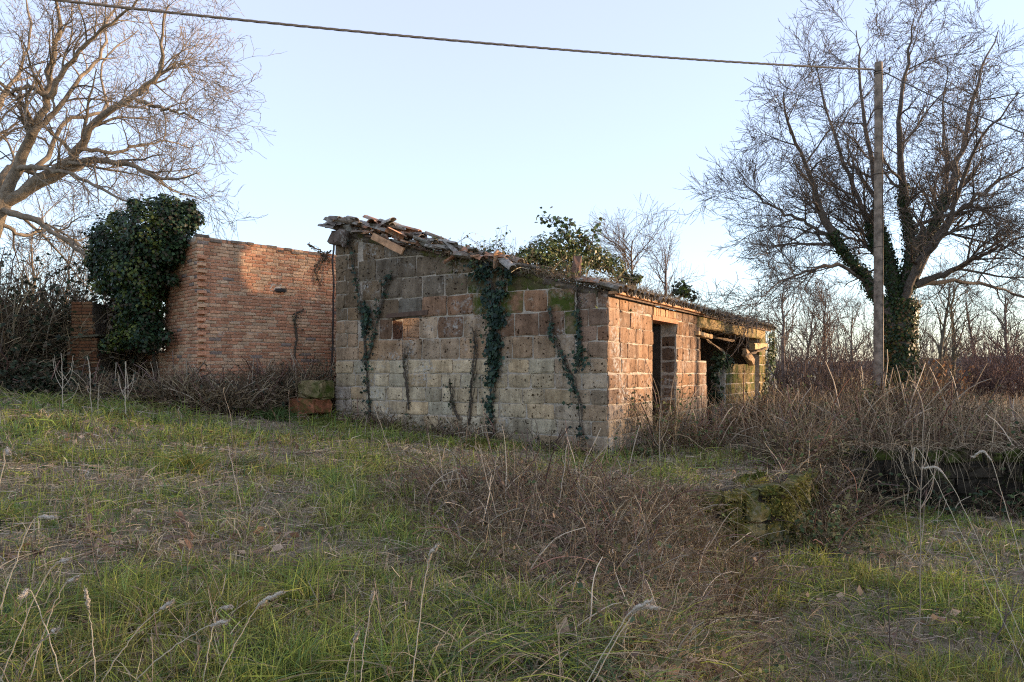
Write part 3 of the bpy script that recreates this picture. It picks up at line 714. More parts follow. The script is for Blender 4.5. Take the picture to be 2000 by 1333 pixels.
# ------------------------------------------------------------------ trees
def bark_c(base, n, var=.15): return np.clip(np.array(base) * (1 + var * rng.normal(size=(n, 1))), .01, .9)
def px_limb(pts, d0, d1, n, wob=.02, gamma=1.3):
    t = np.linspace(0, 1, len(pts))
    return spline([at(x, y, d0 + (d1 - d0) * tt ** gamma) for (x, y), tt in zip(pts, t)], n, wob)
def make_tree(name, label, base, trunk, limbs, bark, levels, group=None, twig_rmin=.0048):
    root = empty(name, base, label, 'tree', group)
    b = Batch(); P, r0, r1 = trunk
    tubes(P[None], np.linspace(r0, r1, len(P))[None] * (1 + .06 * rng.normal(size=(1, len(P)))), 12, bark, b)
    b.build('trunk', M_BARK, root, True)
    allP = []; allR = []
    for P, r0, r1 in limbs:
        R = r0 + (r1 - r0) * np.linspace(0, 1, len(P)) ** .8
        b = Batch(); tubes(P[None], R[None] * (1 + .05 * rng.normal(size=(1, len(P)))), 8, bark, b); b.build('limb', M_BARK, root, True)
        allP.append(P); allR.append(R)
    P = np.stack(allP); R = np.stack(allR); b = Batch()
    for i, kw in enumerate(levels):
        keep = kw.pop('both', False); P2, R2 = grow(P, R, rmin=twig_rmin, **kw)
        tubes(P2, R2, 5 if i == 0 else 3 if i < 3 else 2, bark_c(bark, len(P2), .2), b)
        P, R = P2, R2
    b.build('crown', M_BARK, root)
    return root, allP, allR
def ivy_on(paths, radii, dens, size, lo, hi, off, cols, b):
    for P, R in zip(paths, radii):
        L = np.linalg.norm(np.diff(P, axis=0), axis=1).sum(); n = int(dens * L * max(1, R.mean() / .15))
        x = U(lo, hi, n) * (len(P) - 1); i = np.minimum(x.astype(int), len(P) - 2); f = (x - i)[:, None]
        c_ = P[i] * (1 - f) + P[i + 1] * f; t = unit(P[i + 1] - P[i]); q = rng.normal(size=(n, 3)); q = unit(q - t * (q * t).sum(1, keepdims=True))
        r = np.interp(x, np.arange(len(P)), R) + np.abs(rng.normal(0, off, n))
        leaves(c_ + q * r[:, None], q + rng.normal(0, .35, (n, 3)), U(size * .6, size * 1.2, n), pick(cols, n), b)
def pick(cols, n, var=.2):
    cols = np.array(cols); return np.clip(cols[rng.integers(0, len(cols), n)] * (1 + var * rng.normal(size=(n, 1))), .005, .9)
IVY = [(.022, .045, .022), (.03, .055, .022), (.04, .07, .025), (.05, .075, .02)]
# the big bare tree on the right, behind the pole
dR = 20.0; tb = at(1758, 790, dR); tb[2] = float(gz(tb[0], tb[1]))
trunkP = spline([tb - [0, 0, .3], at(1760, 740, dR), at(1757, 690, dR), at(1756, 640, dR), at(1764, 585, dR)], 14, .015)
LR = [([(1752, 650), (1705, 560), (1655, 500), (1615, 440), (1590, 370), (1565, 300), (1540, 240), (1530, 180)], 20, 18.6, .20, .03),
      ([(1700, 553), (1640, 520), (1580, 528), (1530, 550), (1485, 580)], 19.9, 18.0, .07, .015),
      ([(1660, 505), (1610, 455), (1550, 425), (1495, 395), (1450, 350)], 19.8, 21.5, .09, .015),
      ([(1756, 610), (1728, 520), (1702, 455), (1678, 400), (1648, 320), (1615, 220), (1590, 120)], 20, 22.5, .17, .02),
      ([(1752, 590), (1738, 500), (1716, 430), (1706, 330), (1690, 230), (1678, 130), (1672, 60)], 20, 20.6, .16, .02),
      ([(1766, 585), (1778, 480), (1768, 400), (1757, 300), (1756, 210), (1772, 110), (1785, 40)], 20, 18.5, .19, .02),
      ([(1768, 570), (1800, 480), (1838, 410), (1868, 330), (1886, 250), (1912, 150), (1950, 60)], 20, 21.5, .21, .02),
      ([(1772, 570), (1830, 460), (1890, 400), (1960, 350), (2050, 300)], 20, 19.0, .14, .02),
      ([(1775, 560), (1850, 535), (1905, 505), (1960, 478), (2060, 440)], 20, 18.3, .13, .02),
      ([(1770, 560), (1850, 552), (1940, 560), (2020, 590), (2080, 600)], 20, 22, .09, .015),
      ([(1764, 580), (1790, 500), (1830, 430), (1850, 340), (1840, 240), (1850, 130)], 20, 24.5, .17, .02),
      ([(1760, 590), (1735, 520), (1690, 480), (1650, 460), (1580, 420)], 20, 24, .13, .015),
      ([(1764, 600), (1790, 520), (1850, 440), (1900, 300), (1990, 180)], 20, 16.8, .15, .015)]
limbsR = [(px_limb(p_, a, c_, 22, .03), r0 * .86, min(r1, .012)) for p_, a, c_, r0, r1 in LR]
BARKR = (.135, .11, .088)
treeR, LP, LRr = make_tree('bare_tree', 'large bare ivy trunked tree behind the utility pole on the right', tb, (trunkP, .36, .30), limbsR, BARKR, [
    dict(nper=13, L=(1.4, 2.7), ang=(.5, 1.1), K=8, trop=.015, wob=.12, t0=.22, rs=.5, fall=.45),
    dict(nper=8, L=(.7, 1.5), ang=(.35, .9), K=7, trop=.03, wob=.13, t0=.15, rs=.6, fall=.4),
    dict(nper=7, L=(.3, .8), ang=(.4, 1.0), K=4, trop=.025, wob=.15, t0=.1, rs=.7, fall=.3),
    dict(nper=2, L=(.12, .35), ang=(.4, 1.0), K=3, trop=.05, wob=.15, t0=.2, rs=.8, fall=.2)])
b = Batch()
ivy_on([trunkP], [np.linspace(.36, .31, len(trunkP))], 1000, .085, 0.05, 1., .07, IVY + [(.12, .11, .03), (.16, .09, .04)], b)
ivy_on([LP[i] for i in (3, 4, 5, 6, 0, 10)], [LRr[i] for i in (3, 4, 5, 6, 0, 10)], 260, .075, .0, .40, .05, IVY, b)
b.build('ivy', M_LEAF, treeR)
# the spreading oak on the left
dL = 21.0; lb = at(-70, 760, dL); lb[2] = float(gz(lb[0], lb[1]))
trunkL = spline([lb - [0, 0, .3], at(-66, 640, dL), at(-50, 520, dL), at(-20, 440, dL), at(10, 385, dL)], 14, .02)
LL = [([(8, 400), (35, 320), (62, 260), (95, 190), (100, 120), (118, 60), (105, -20), (110, -90)], 21, 19.5, .27, .05),
      ([(10, 395), (110, 335), (155, 290), (185, 240), (250, 195), (310, 148), (316, 70), (330, 10)], 21, 18.8, .25, .04),
      ([(15, 390), (100, 350), (175, 315), (255, 325), (300, 345), (345, 350), (385, 338)], 21, 20.0, .20, .02),
      ([(252, 195), (300, 205), (335, 218), (370, 228), (395, 240)], 19.6, 19.0, .09, .015),
      ([(155, 290), (215, 300), (270, 285), (325, 275), (370, 290)], 20.5, 22.5, .09, .015),
      ([(0, 410), (60, 428), (118, 462), (170, 500), (215, 540)], 21, 19.5, .17, .03),
      ([(60, 262), (100, 225), (150, 160), (200, 100), (215, 30), (260, -30)], 20.6, 22.3, .13, .02),
      ([(98, 190), (130, 130), (190, 65), (250, 20), (300, -30)], 20.0, 18.4, .12, .02),
      ([(-10, 430), (-30, 330), (-10, 220), (30, 150), (60, 60), (40, -60)], 21, 23, .2, .03),
      ([(-10, 380), (20, 330), (70, 330), (130, 240), (205, 215), (200, 120), (270, 60)], 21, 24, .17, .02),
      ([(30, 330), (80, 330), (150, 345), (230, 385), (300, 400)], 20.9, 18.0, .12, .02),
      ([(-10, 420), (40, 460), (90, 450), (150, 470), (200, 450)], 21, 23.5, .10, .015),
      ([(95, 190), (60, 170), (10, 180), (-60, 150)], 20.2, 19.0, .13, .03),
      ([(250, 195), (290, 170), (325, 140), (355, 125), (380, 150)], 19.6, 20.8, .09, .015)]
limbsL = [(px_limb(p_, a, c_, 24, .03), r0 * .70, min(r1, .014)) for p_, a, c_, r0, r1 in LL]
BARKL = (.25, .20, .145)
make_tree('bare_oak', 'wide bare oak reaching over the brick ruin from the left edge', lb, (trunkL, .58, .22), limbsL, BARKL, [
    dict(nper=12, L=(1.4, 3.0), ang=(.4, 1.0), K=9, trop=.01, wob=.17, t0=.15, rs=.5, fall=.45),
    dict(nper=6, L=(.7, 1.6), ang=(.4, 1.0), K=7, trop=.0, wob=.19, t0=.1, rs=.6, fall=.4),
    dict(nper=4, L=(.35, .85), ang=(.4, 1.1), K=5, trop=.0, wob=.2, t0=.1, rs=.7, fall=.3),
    dict(nper=2, L=(.12, .3), ang=(.4, 1.0), K=3, trop=.03, wob=.2, t0=.2, rs=.8, fall=.2)])
# bare trees and shrubs in the background
def bg_tree(name, label, x, ybase, ytop, d, spread, nl, bark, group, lean=0., shrub=False, rmin=.006, dens=1.):
    g = at(x, ybase, d); g[2] = float(gz(g[0], g[1])); H = at(x, ytop, d)[2] - g[2]
    root = empty(name, g, label, 'shrub' if shrub else 'tree', group); b = Batch(); K = 9
    if shrub:
        n = nl; az = U(0, 6.28, n); el = U(.8, 1.5, n); d0 = np.stack([np.cos(az) * np.cos(el) * spread, np.sin(az) * np.cos(el) * spread, np.sin(el)], 1)
        P = np.empty((n, K, 3)); P[:, 0] = g + np.stack([U(-.3, .3, n) * spread, U(-.3, .3, n), np.full(n, -.1)], 1); dd = unit(d0)
        for k in range(1, K):
            dd = unit(dd + rng.normal(0, .1, (n, 3)) + [0, 0, .03]); P[:, k] = P[:, k - 1] + dd * (H * U(.7, 1.05, n) / (K - 1))[:, None]
        R = np.linspace(.035, .008, K)[None].repeat(n, 0)
        tubes(P, R, 4, bark_c(bark, n), b); st = b.build('trunk', M_BARK, root)
    else:
        P = spline([g - [0, 0, .2], g + [lean * .3, 0, H * .35], g + [lean, .1, H * .75], g + [lean * 1.3, 0, H]], K, .03)[None]; R = np.linspace(.13, .02, K)[None] * H / 6
        tubes(P, R, 7, bark, b); st = b.build('trunk', M_BARK, root)
        P1, R1 = grow(P, R, nl, (H * .28, H * .5), (.4, .9), K, .04, .1, .2, .98, .55, .25, .5, rmin); P, R = P1, R1
        b0 = Batch(); tubes(P, R, 4, bark_c(bark, len(P)), b0)
    bb_ = b0 if not shrub else Batch()
    P1, R1 = grow(P, R, int(7 * dens), (H * .12, H * .3), (.4, .9), 6, .03, .14, .15, 1, .6, .3, .4, rmin); tubes(P1, R1, 3, bark_c(bark, len(P1)), bb_)
    P2, R2 = grow(P1, R1, int(5 * dens), (H * .05, H * .13), (.4, 1.), 4, .03, .15, .1, 1, .8, .4, .3, rmin); tubes(P2, R2, 2, bark_c(bark, len(P2)), bb_)
    bb_.build('crown', M_BARK, root)
    return root, P2, R2
G_BG = 'bare trees in the background'
DK = (.12, .085, .07); RD = (.15, .095, .08)
bg_tree('background_tree', 'round bare tree rising above the roof of the stone barn', 1235, 720, 470, 34, 1., 24, (.16, .12, .09), G_BG, dens=1.5)
bg_tree('background_tree', 'smaller bare tree over the low end of the barn roof', 1300, 720, 500, 36, 1., 18, (.14, .10, .08), G_BG)
bg_tree('background_tree', 'slim bare tree directly right of the barn end', 1530, 730, 560, 30, 1., 14, (.16, .12, .10), G_BG)
bg_tree('background_tree', 'thin twiggy tree between the barn and the pole', 1612, 735, 585, 34, 1., 18, (.17, .12, .09), G_BG, dens=1.3)
bg_tree('background_tree', 'twin stemmed bare tree just right of the ivy trunk', 1832, 730, 545, 38, 1., 14, (.11, .09, .06), G_BG, .5)
bg_tree('background_tree', 'tall dark stemmed tree second right of the ivy trunk', 1862, 730, 560, 40, 1., 14, (.10, .085, .055), G_BG)
bg_tree('background_tree', 'leaning bare tree nearest to the right edge', 1915, 735, 590, 42, 1., 14, DK, G_BG, -.6)
bg_tree('background_tree', 'pale bare sapling far behind the left brambles', 60, 740, 470, 24, 1., 14, (.20, .16, .12), G_BG)
bg_tree('background_tree', 'second thin sapling left of the brick pillar', 110, 740, 500, 23, 1., 12, (.18, .14, .11), G_BG, .3)
bg_tree('background_tree', 'small bare tree just left of the utility pole, farther back', 1665, 735, 615, 37, 1., 16, (.15, .115, .09), G_BG, dens=1.2)
bg_tree('background_tree', 'bare tree leaning in behind the brown shrubs by the barn end', 1570, 735, 600, 38, 1., 16, (.14, .105, .085), G_BG, .4, dens=1.2)
bg_tree('background_tree', 'bushy bare tree filling the gap right of the ivy trunk', 1790, 735, 600, 44, 1., 18, (.14, .105, .08), G_BG, dens=1.3)
bg_tree('background_tree', 'bare crowned tree at the right edge above the reddish shrubs', 1965, 735, 570, 44, 1., 18, (.13, .10, .085), G_BG, dens=1.3)
G_SH = 'twiggy shrubs along the field edge'
for i, (x, yt, d, sp_, cc, lab) in enumerate([(1555, 665, 30, 1.6, DK, 'brown twiggy shrub right behind the barn end'), (1600, 650, 33, 1.8, (.16, .11, .085), 'wide brown shrub left of the utility pole, farther back'),
        (1648, 668, 31, 1.6, DK, 'dark shrub close to the left of the utility pole'), (1680, 690, 36, 1.6, DK, 'low shrub hiding behind the pole foot'),
        (1800, 680, 34, 1.5, (.20, .13, .075), 'ochre shrub immediately right of the ivy trunk'), (1872, 670, 40, 1.8, DK, 'dark shrub in the middle of the right hand hedge'),
        (1945, 615, 36, 1.7, RD, 'tall reddish shrub near the right edge'), (1990, 630, 35, 1.7, RD, 'reddish shrub cut by the right edge'), (1915, 690, 37, 1.9, RD, 'low reddish shrub left of the tall reddish one'),
        (1735, 690, 40, 1.8, DK, 'shrub seen between pole and ivy trunk')]):
    bg_tree('twiggy_shrub', lab, x, 745, yt, d, sp_, 34, cc, G_SH, shrub=True, rmin=.008, dens=1.1)

# ------------------------------------------------------------------ utility pole and cables
pb_ = at(1716, 770, 17.7); pb_[2] = float(gz(pb_[0], pb_[1]))
pole = empty('utility_pole', pb_, 'tall weathered utility pole in front of the ivy trunked tree', 'pole')
b = Batch(); zt = at(1716, 123, 17.7)[2]; k = 16
Pp = np.stack([np.full(k, pb_[0]), np.full(k, pb_[1]), np.linspace(pb_[2] - .3, zt, k)], 1)[None]
tubes(Pp, np.linspace(.118, .088, k)[None] * (1 + .012 * rng.normal(size=(1, k))), 16, (.3, .25, .2), b); shaft = b.build('shaft', M_POLE, pole, True)
b = Batch(); tubes(np.array([[[pb_[0], pb_[1], zt - .004], [pb_[0], pb_[1], zt + .012]]]), np.array([[.088, .002]]), 16, (.3, .25, .2), b); b.build('pole_cap', M_POLE, pole)
b = Batch(); th = np.linspace(0, 6.283, 20)
for dz in (.22, .27): tubes(np.stack([pb_[0] + .094 * np.cos(th), pb_[1] + .094 * np.sin(th), th * 0 + zt - dz], 1)[None], np.full((1, 20), .009), 6, (.1, .1, .1), b)
tubes(np.array([[[pb_[0] - .10, pb_[1] - .06, zt - .22], [pb_[0] - .17, pb_[1] - .1, zt - .20], [pb_[0] - .2, pb_[1] - .11, zt - .2]]]), np.full((1, 3), .014), 6, (.1, .1, .1), b)
b.build('clamp', M_IRON, pole)
b = Batch(); zz = np.linspace(pb_[2] + .2, zt - .3, 30); rr_ = np.interp(zz, [pb_[2], zt], [.121, .091]); tubes(np.stack([pb_[0] + rr_ * .5 + .004 * rng.normal(size=30), pb_[1] - rr_ * .88, zz], 1)[None], np.full((1, 30), .007), 5, (.1, .1, .1), b); b.build('earth_wire', M_IRON, pole)
for dz in (1.1, 2.6, 4.3):
    b = Batch(); r__ = np.interp(zt - dz, [pb_[2], zt], [.121, .091]); tubes(np.stack([pb_[0] + r__ * np.cos(th), pb_[1] + r__ * np.sin(th), th * 0 + zt - dz], 1)[None], np.full((1, 20), .008), 4, (.1, .1, .1), b); b.build('band', M_IRON, pole)
b = Batch(); tubes(np.array([[[pb_[0] + .08, pb_[1] - .05, zt - .3], [pb_[0] + .2, pb_[1] - .12, zt - .28], [pb_[0] + .2, pb_[1] - .12, zt - .16]]]), np.array([[.012, .012, .03]]), 6, (.1, .1, .1), b); b.build('insulator', M_IRON, pole)
def cable(name, label, p0, p1, sag, strands, rad, turns, n=320):
    t = np.linspace(0, 1, n); P = np.outer(1 - t, p0) + np.outer(t, p1); P[:, 2] -= sag * 4 * t * (1 - t); b = Batch()
    d = unit(np.array(p1) - np.array(p0)); s_ = unit(np.cross(d, [0, 0, 1])); u_ = np.cross(s_, d)
    for k in range(strands):
        a = turns * 6.283 * t + 6.283 * k / strands
        q = P + (np.outer(np.cos(a), s_) + np.outer(np.sin(a), u_)) * (rad if strands > 1 else 0)
        tubes(q[None], np.full((1, n), rad * (1.0 if strands > 1 else 1)), 6, (.1, .1, .1), b)
    return b.build(name, M_CABLE, None, True, label=label, cat='cable')
cend = np.array([pb_[0] - .2, pb_[1] - .11, zt - .2]); c0 = at(200, -16, 12.0)
cable('overhead_cable', 'thick twisted overhead cable crossing the sky to the pole', c0 + (c0 - cend) * .45, cend, .25, 3, .0125, 34)
cable('overhead_cable', 'thin single cable dropping right from the pole top', [pb_[0] + .1, pb_[1] - .06, zt - .24], at(2120, 300, 14.5), .12, 1, .014, 0, 60)

# ------------------------------------------------------------------ ivy on the walls and the ruin
def wall_ivy(name, label, o, n, stems, nleaf, width, size, cols, group=None, wfun=None):
    base = on_plane(*stems[0][0], o, n); root = empty(name, base, label, 'vine', group); b = Batch(); bl = Batch()
    for st in stems:
        P = spline([on_plane(x, y, o, n) for x, y in st], 26, .012) + n * .03
        b = Batch(); tubes(P[None], np.linspace(.022, .008, 26)[None], 5, (.10, .08, .06), b)
        for _ in range(3):
            Q = P + np.cumsum(rng.normal(0, .012, P.shape), 0); Q = Q - np.outer((Q - o) @ n - .025, n); tubes(Q[None], np.full((1, 26), .006), 3, (.12, .095, .07), b)
        b.build('stem', M_BARK, root)
        m_ = nleaf; x = np.clip(U(0, 1, m_) ** .9 + .05 * np.sin(U(0, 1, m_) * 40), 0, 1) * 25; i = np.minimum(x.astype(int), 24); f = (x - i)[:, None]
        c_ = P[i] * (1 - f) + P[i + 1] * f; w = (wfun(x / 25) if wfun else 1.) * width
        a = np.cross(n, [0, 0, 1.]); c_ = c_ + np.outer(rng.normal(0, 1, m_) * w, a) + np.outer(rng.normal(0, .08, m_), [0, 0, 1]) + np.outer(np.abs(rng.normal(0, .035, m_)) + .01, n)
        keep = fbm(c_[:, 0] * 4 + c_[:, 1] * 4, c_[:, 2] * 4, 3) > .40; c_ = c_[keep]; m_ = len(c_); leaves(c_, n + rng.normal(0, .5, (m_, 3)) + [0, 0, .35], U(.4, 1., m_) ** 1.4 * size * 1.35, pick(cols, m_, .35), bl)
    bl.build('foliage', M_LEAF, root); return root
IV2 = [(.018, .042, .028), (.025, .05, .03), (.035, .06, .03), (.02, .04, .03)]
wall_ivy('ivy_vine', 'broad dark ivy hanging down the middle of the barn front', A, NF, [[(950, 510), (958, 560), (965, 640), (962, 720), (958, 790), (962, 860)], [(930, 515), (965, 570), (972, 660), (968, 740)], [(985, 520), (975, 600), (960, 690)]], 720, .10, .08, IV2, 'ivy vines on the barn front', lambda t: 1.7 - 1.5 * t)
wall_ivy('ivy_vine', 'forked ivy climbing the left end of the barn front', A, NF, [[(726, 822), (720, 760), (718, 720), (712, 640), (700, 560), (685, 470)], [(722, 700), (740, 620), (757, 560), (765, 545)], [(715, 650), (722, 620), (716, 600)]], 190, .04, .07, IV2, 'ivy vines on the barn front', lambda t: 1.4 - .7 * np.abs(t - .45))
wall_ivy('ivy_vine', 'dark clump of ivy low on the barn front near the corner', A, NF, [[(1128, 560), (1132, 640), (1136, 690), (1130, 715)], [(1075, 600), (1082, 660), (1110, 720), (1130, 780), (1135, 860)]], 210, .05, .07, IV2, 'ivy vines on the barn front', lambda t: .2 + 2.0 * np.exp(-((t - .85) / .12) ** 2))
wall_ivy('ivy_vine', 'thin withered creeper left of the broad ivy on the barn', A, NF, [[(918, 830), (922, 760), (928, 690), (925, 640)], [(800, 800), (795, 740), (790, 700), (800, 690)], [(900, 820), (885, 790), (880, 740)]], 60, .04, .05, [(.06, .05, .03), (.03, .045, .025)], 'ivy vines on the barn front')
wall_ivy('ivy_vine', 'ivy wrapped over the far end post of the barn', C, NR, [[(1502, 650), (1500, 690), (1496, 730), (1490, 770)], [(1508, 655), (1505, 720)]], 420, .14, .10, [(.05, .075, .02), (.09, .10, .025), (.035, .06, .02)], 'ivy vines on the barn front')
def ivy_mass(name, label, base, lumps, n, size, cols, cat='ivy', stems=None):
    root = empty(name, base, label, cat); bl = Batch()
    wts = np.array([l[1] ** 2 for l in lumps]); k = rng.choice(len(lumps), n, p=wts / wts.sum())
    cen = np.array([l[0] for l in lumps])[k]; rad = np.array([l[1] for l in lumps])[k]
    d = unit(rng.normal(size=(n, 3))); rr = rad * (1 - np.abs(rng.normal(0, .15, n))) * (1 + .10 * rng.normal(size=n)) * (.58 + .88 * fbm(d[:, 0] * 2.2 + cen[:, 0] * 3 + 20, d[:, 2] * 2.2 + d[:, 1] * 2 + cen[:, 2], 3))
    P = cen + d * rr[:, None]
    # clumps: push leaves towards shoot tips
    tip = rng.integers(0, n, n // 14); 
    sel = rng.integers(0, len(tip), n); P = P * .55 + .45 * np.where((np.linalg.norm(P[tip[sel]] - P, axis=1) < .5)[:, None], P[tip[sel]], P)
    cl = pick(cols, n, .25); young = (fbm(P[:, 0] * 3, P[:, 2] * 3 + P[:, 1]) > .58) & (rng.random(n) < .6); cl[young] = pick([(.09, .12, .022), (.11, .125, .025)], young.sum())
    leaves(P, d * .7 + rng.normal(0, .4, (n, 3)) + [0, -.1, .5], U(size * .6, size * 1.3, n), cl, bl, .5)
    bl.build('foliage', M_LEAF, root)
    if stems is not None:
        b = Batch()
        for st in stems: b = Batch(); tubes(spline(st, 16, .02)[None], np.linspace(.05, .02, 16)[None], 6, (.11, .085, .06), b); b.build('stem', M_BARK, root)
    return root
lm = lambda x, y, d, r: (at(x, y, d), r * d / FPX)
wb = BK + BS * 1.6
ivy_mass('ivy_mass', 'big dark evergreen ivy billowing over the corner of the brick ruin', [wb[0], wb[1], .9],
         [lm(300, 455, 16.0, 62), lm(235, 480, 16.6, 58), lm(340, 430, 15.9, 45), lm(268, 520, 16.1, 56), lm(225, 530, 16.8, 48), lm(325, 480, 15.9, 38), lm(275, 580, 16.3, 44), lm(258, 620, 16.5, 30), lm(288, 628, 16.3, 27), lm(235, 660, 16.3, 22), lm(280, 655, 16.1, 28), lm(362, 420, 15.9, 26), lm(205, 495, 16.8, 28), lm(322, 655, 16.0, 12), lm(182, 510, 16.8, 14), lm(190, 465, 16.7, 13), lm(225, 428, 16.5, 14), lm(265, 402, 16.2, 15), lm(320, 392, 16, 14), lm(372, 400, 15.9, 12), lm(385, 425, 15.8, 12), lm(352, 470, 15.7, 14), lm(335, 545, 15.9, 12), lm(195, 560, 16.8, 12), lm(208, 672, 16.2, 14)],
         30000, .074, [(.024, .048, .022), (.032, .06, .022), (.042, .075, .025), (.018, .04, .024), (.06, .05, .03)], 'ivy',
         [[BK + BS * s_ + BSN * .08 + np.array([0, 0, z]) for s_, z in pts] for pts in ([(2.2, .9), (2.0, 1.6), (2.3, 2.5), (1.9, 3.6)], [(3.0, .9), (2.8, 1.8), (3.2, 2.8)], [(3.8, 1.), (3.6, 2.), (3.3, 3.)])])
# leafy shrub and creepers rooted on the barn roof
def leafy(name, label, lumps, n, size, cols, cat='shrub'):
    base = np.mean([l[0] for l in lumps], 0); base = base - [0, 0, max(l[1] for l in lumps)]
    root = ivy_mass(name, label, base, lumps, n, size, cols, cat); return root
G1 = [(.08, .11, .035), (.12, .14, .045), (.06, .09, .04), (.15, .13, .055)]
ro = leafy('roof_shrub', 'leafy green shrub growing on top of the barn roof', [lm(1060, 490, 14.2, 32), lm(1100, 480, 14.6, 34), lm(1140, 490, 14.8, 34), lm(1030, 500, 14.0, 20), lm(1170, 505, 15.0, 26), lm(1120, 520, 14.4, 30), lm(1075, 520, 14.2, 26), lm(1200, 520, 15.2, 20)], 6000, .06, G1)
b = Batch(); bl = Batch(); shoots = [[(1120, 500), (1095, 450), (1068, 430), (1058, 418)], [(1150, 490), (1120, 440), (1085, 425)], [(1150, 490), (1160, 455), (1172, 432)], [(1110, 470), (1100, 435), (1080, 440)], [(1160, 480), (1130, 455), (1105, 430)]]
for st in shoots:
    P = spline([at(x, y, 14.5) for x, y in st], 14, .015); b = Batch(); tubes(P[None], np.linspace(.012, .004, 14)[None], 4, (.12, .09, .06), b); b.build('stem', M_BARK, ro)
    q = P[rng.integers(4, 14, 34)] + rng.normal(0, .07, (34, 3)); leaves(q, rng.normal(0, .6, (34, 3)) + [0, -.3, .8], U(.06, .12, 34), pick(G1, 34), bl)
bl.build('shoot_leaves', M_LEAF, ro)
leafy('roof_ivy', 'small ivy creeping through the broken tiles on the gable', [lm(880, 480, 15.0, 12), lm(905, 495, 14.9, 12), lm(860, 470, 15.1, 8)], 420, .06, G1, 'ivy')
leafy('roof_bramble', 'dark leafy bramble over the middle of the eave', [lm(1330, 565, 19, 18), lm(1350, 575, 19.5, 12), lm(1240, 545, 16.4, 14), lm(1215, 540, 16, 14)], 700, .09, [(.05, .065, .03), (.07, .07, .035)], 'bramble')
leafy('bramble_bush', 'glossy bramble leaves filling the wide opening of the barn', [lm(1405, 700, 19.2, 14), lm(1420, 705, 19.6, 14), lm(1395, 730, 19.4, 14), lm(1400, 770, 19.4, 16)], 520, .10, [(.03, .055, .03), (.04, .065, .03)], 'bramble')

# ------------------------------------------------------------------ ground cover
def inside_barn(x, y, pad=0.):
    p_ = np.stack([x - A[0], y - A[1]], -1); s_ = p_ @ W[:2]; t_ = p_ @ V_[:2]
    return (s_ > -pad) & (s_ < LF + pad) & (t_ > -pad) & (t_ < LT + pad)
def inside_ruin(x, y, pad=0.):
    p_ = np.stack([x - BK[0], y - BK[1]], -1); s_ = p_ @ BD[:2]; t_ = p_ @ BS[:2]
    return (s_ > -pad) & (s_ < BL + pad) & (t_ > -pad) & (t_ < 6)
def free(x, y, pad=.03): return ~(inside_barn(x, y, pad) | inside_ruin(x, y, pad))
def polar(n, r0, r1, half=.84):
    r = r0 * (r1 / r0) ** U(0, 1, n); a = U(-half, half, n); return np.sin(a) * r, np.cos(a) * r
def ground_pt(x, y, dz=0.): return np.stack([x, y, gz(x, y) + dz], -1)
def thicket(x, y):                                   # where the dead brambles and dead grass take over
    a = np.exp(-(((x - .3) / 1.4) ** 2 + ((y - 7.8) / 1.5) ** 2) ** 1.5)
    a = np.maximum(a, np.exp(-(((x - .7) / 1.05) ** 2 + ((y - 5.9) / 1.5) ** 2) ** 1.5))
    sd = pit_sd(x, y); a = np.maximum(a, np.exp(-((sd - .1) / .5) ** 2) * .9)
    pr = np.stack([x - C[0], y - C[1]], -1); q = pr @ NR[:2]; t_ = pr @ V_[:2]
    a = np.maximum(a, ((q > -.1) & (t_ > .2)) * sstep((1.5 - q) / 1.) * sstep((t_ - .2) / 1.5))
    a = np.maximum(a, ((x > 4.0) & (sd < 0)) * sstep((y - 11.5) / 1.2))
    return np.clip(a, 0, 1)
ha = gme.attributes.new('humus_shade', 'FLOAT', 'POINT'); ha.data.foreach_set('value', (thicket(X, Y) * (np.hypot(X, Y) < 22)).ravel().astype(np.float32))
def blades(x, y, h, w, lean, C_, K, b, curl=1.0, dz=-.01):
    n = len(x); az = U(0, 6.283, n); t = np.linspace(0, 1, K)
    base = ground_pt(x, y, dz); l = lean[:, None] * h[:, None] * t ** 2 * curl
    P = base[:, None] + np.stack([np.cos(az)[:, None] * l, np.sin(az)[:, None] * l, h[:, None] * (t - .45 * np.minimum(lean, 1.3)[:, None] * t ** 2.2)], -1)
    R = w[:, None] * (1 - t ** 1.6 * .92)[None]
    tubes(P, R, 2, C_, b)
GREEN = [(.23, .29, .055), (.30, .345, .065), (.17, .235, .06), (.37, .36, .09), (.15, .23, .075), (.26, .25, .075)]
TAN = [(.44, .36, .24), (.36, .28, .18), (.28, .21, .14), (.50, .43, .30), (.25, .19, .13)]
GREY = [(.27, .215, .17), (.34, .275, .22), (.20, .15, .12), (.24, .175, .14), (.38, .32, .25)]
b = Batch(); n = 250000
x, y = polar(n, 2.6, 19); k = free(x, y); x, y = x[k], y[k]
g = fbm(x * .9 + 3, y * .9, 4); g2 = fbm(x * 3.1, y * 3.1 + 7, 3); th_ = thicket(x, y)
lush = sstep((g - .40) / .17) * (1 - .75 * th_); cl_ = fbm(x * 7 + 1, y * 7, 2); keep = rng.random(len(x)) < (.5 + .5 * lush) * (1 - .45 * th_) * (.2 + 1.6 * sstep((cl_ - .35) / .25))
x, y, lush, th_, g2 = x[keep], y[keep], lush[keep], th_[keep], g2[keep]; n = len(x); r = np.hypot(x, y)
gr = rng.random(n) < np.clip(.52 + .46 * lush - .28 * (g2 < .40) - .3 * th_, 0, 1)
Cc = np.where(gr[:, None], pick(GREEN, n, .32), pick(TAN, n, .32))
yel = (fbm(x * 1.7 + 40, y * 1.7) > .57) & gr & (rng.random(n) < .5); Cc[yel] = pick([(.20, .19, .05), (.24, .21, .07)], yel.sum())
h = U(.05, .16, n) * (.7 + .7 * lush) * (.6 + .9 * cl_[keep]) * (1 + .5 * (g2 > .55)); w = np.maximum(.0034, .00068 * r) * U(.5, 1.5, n)
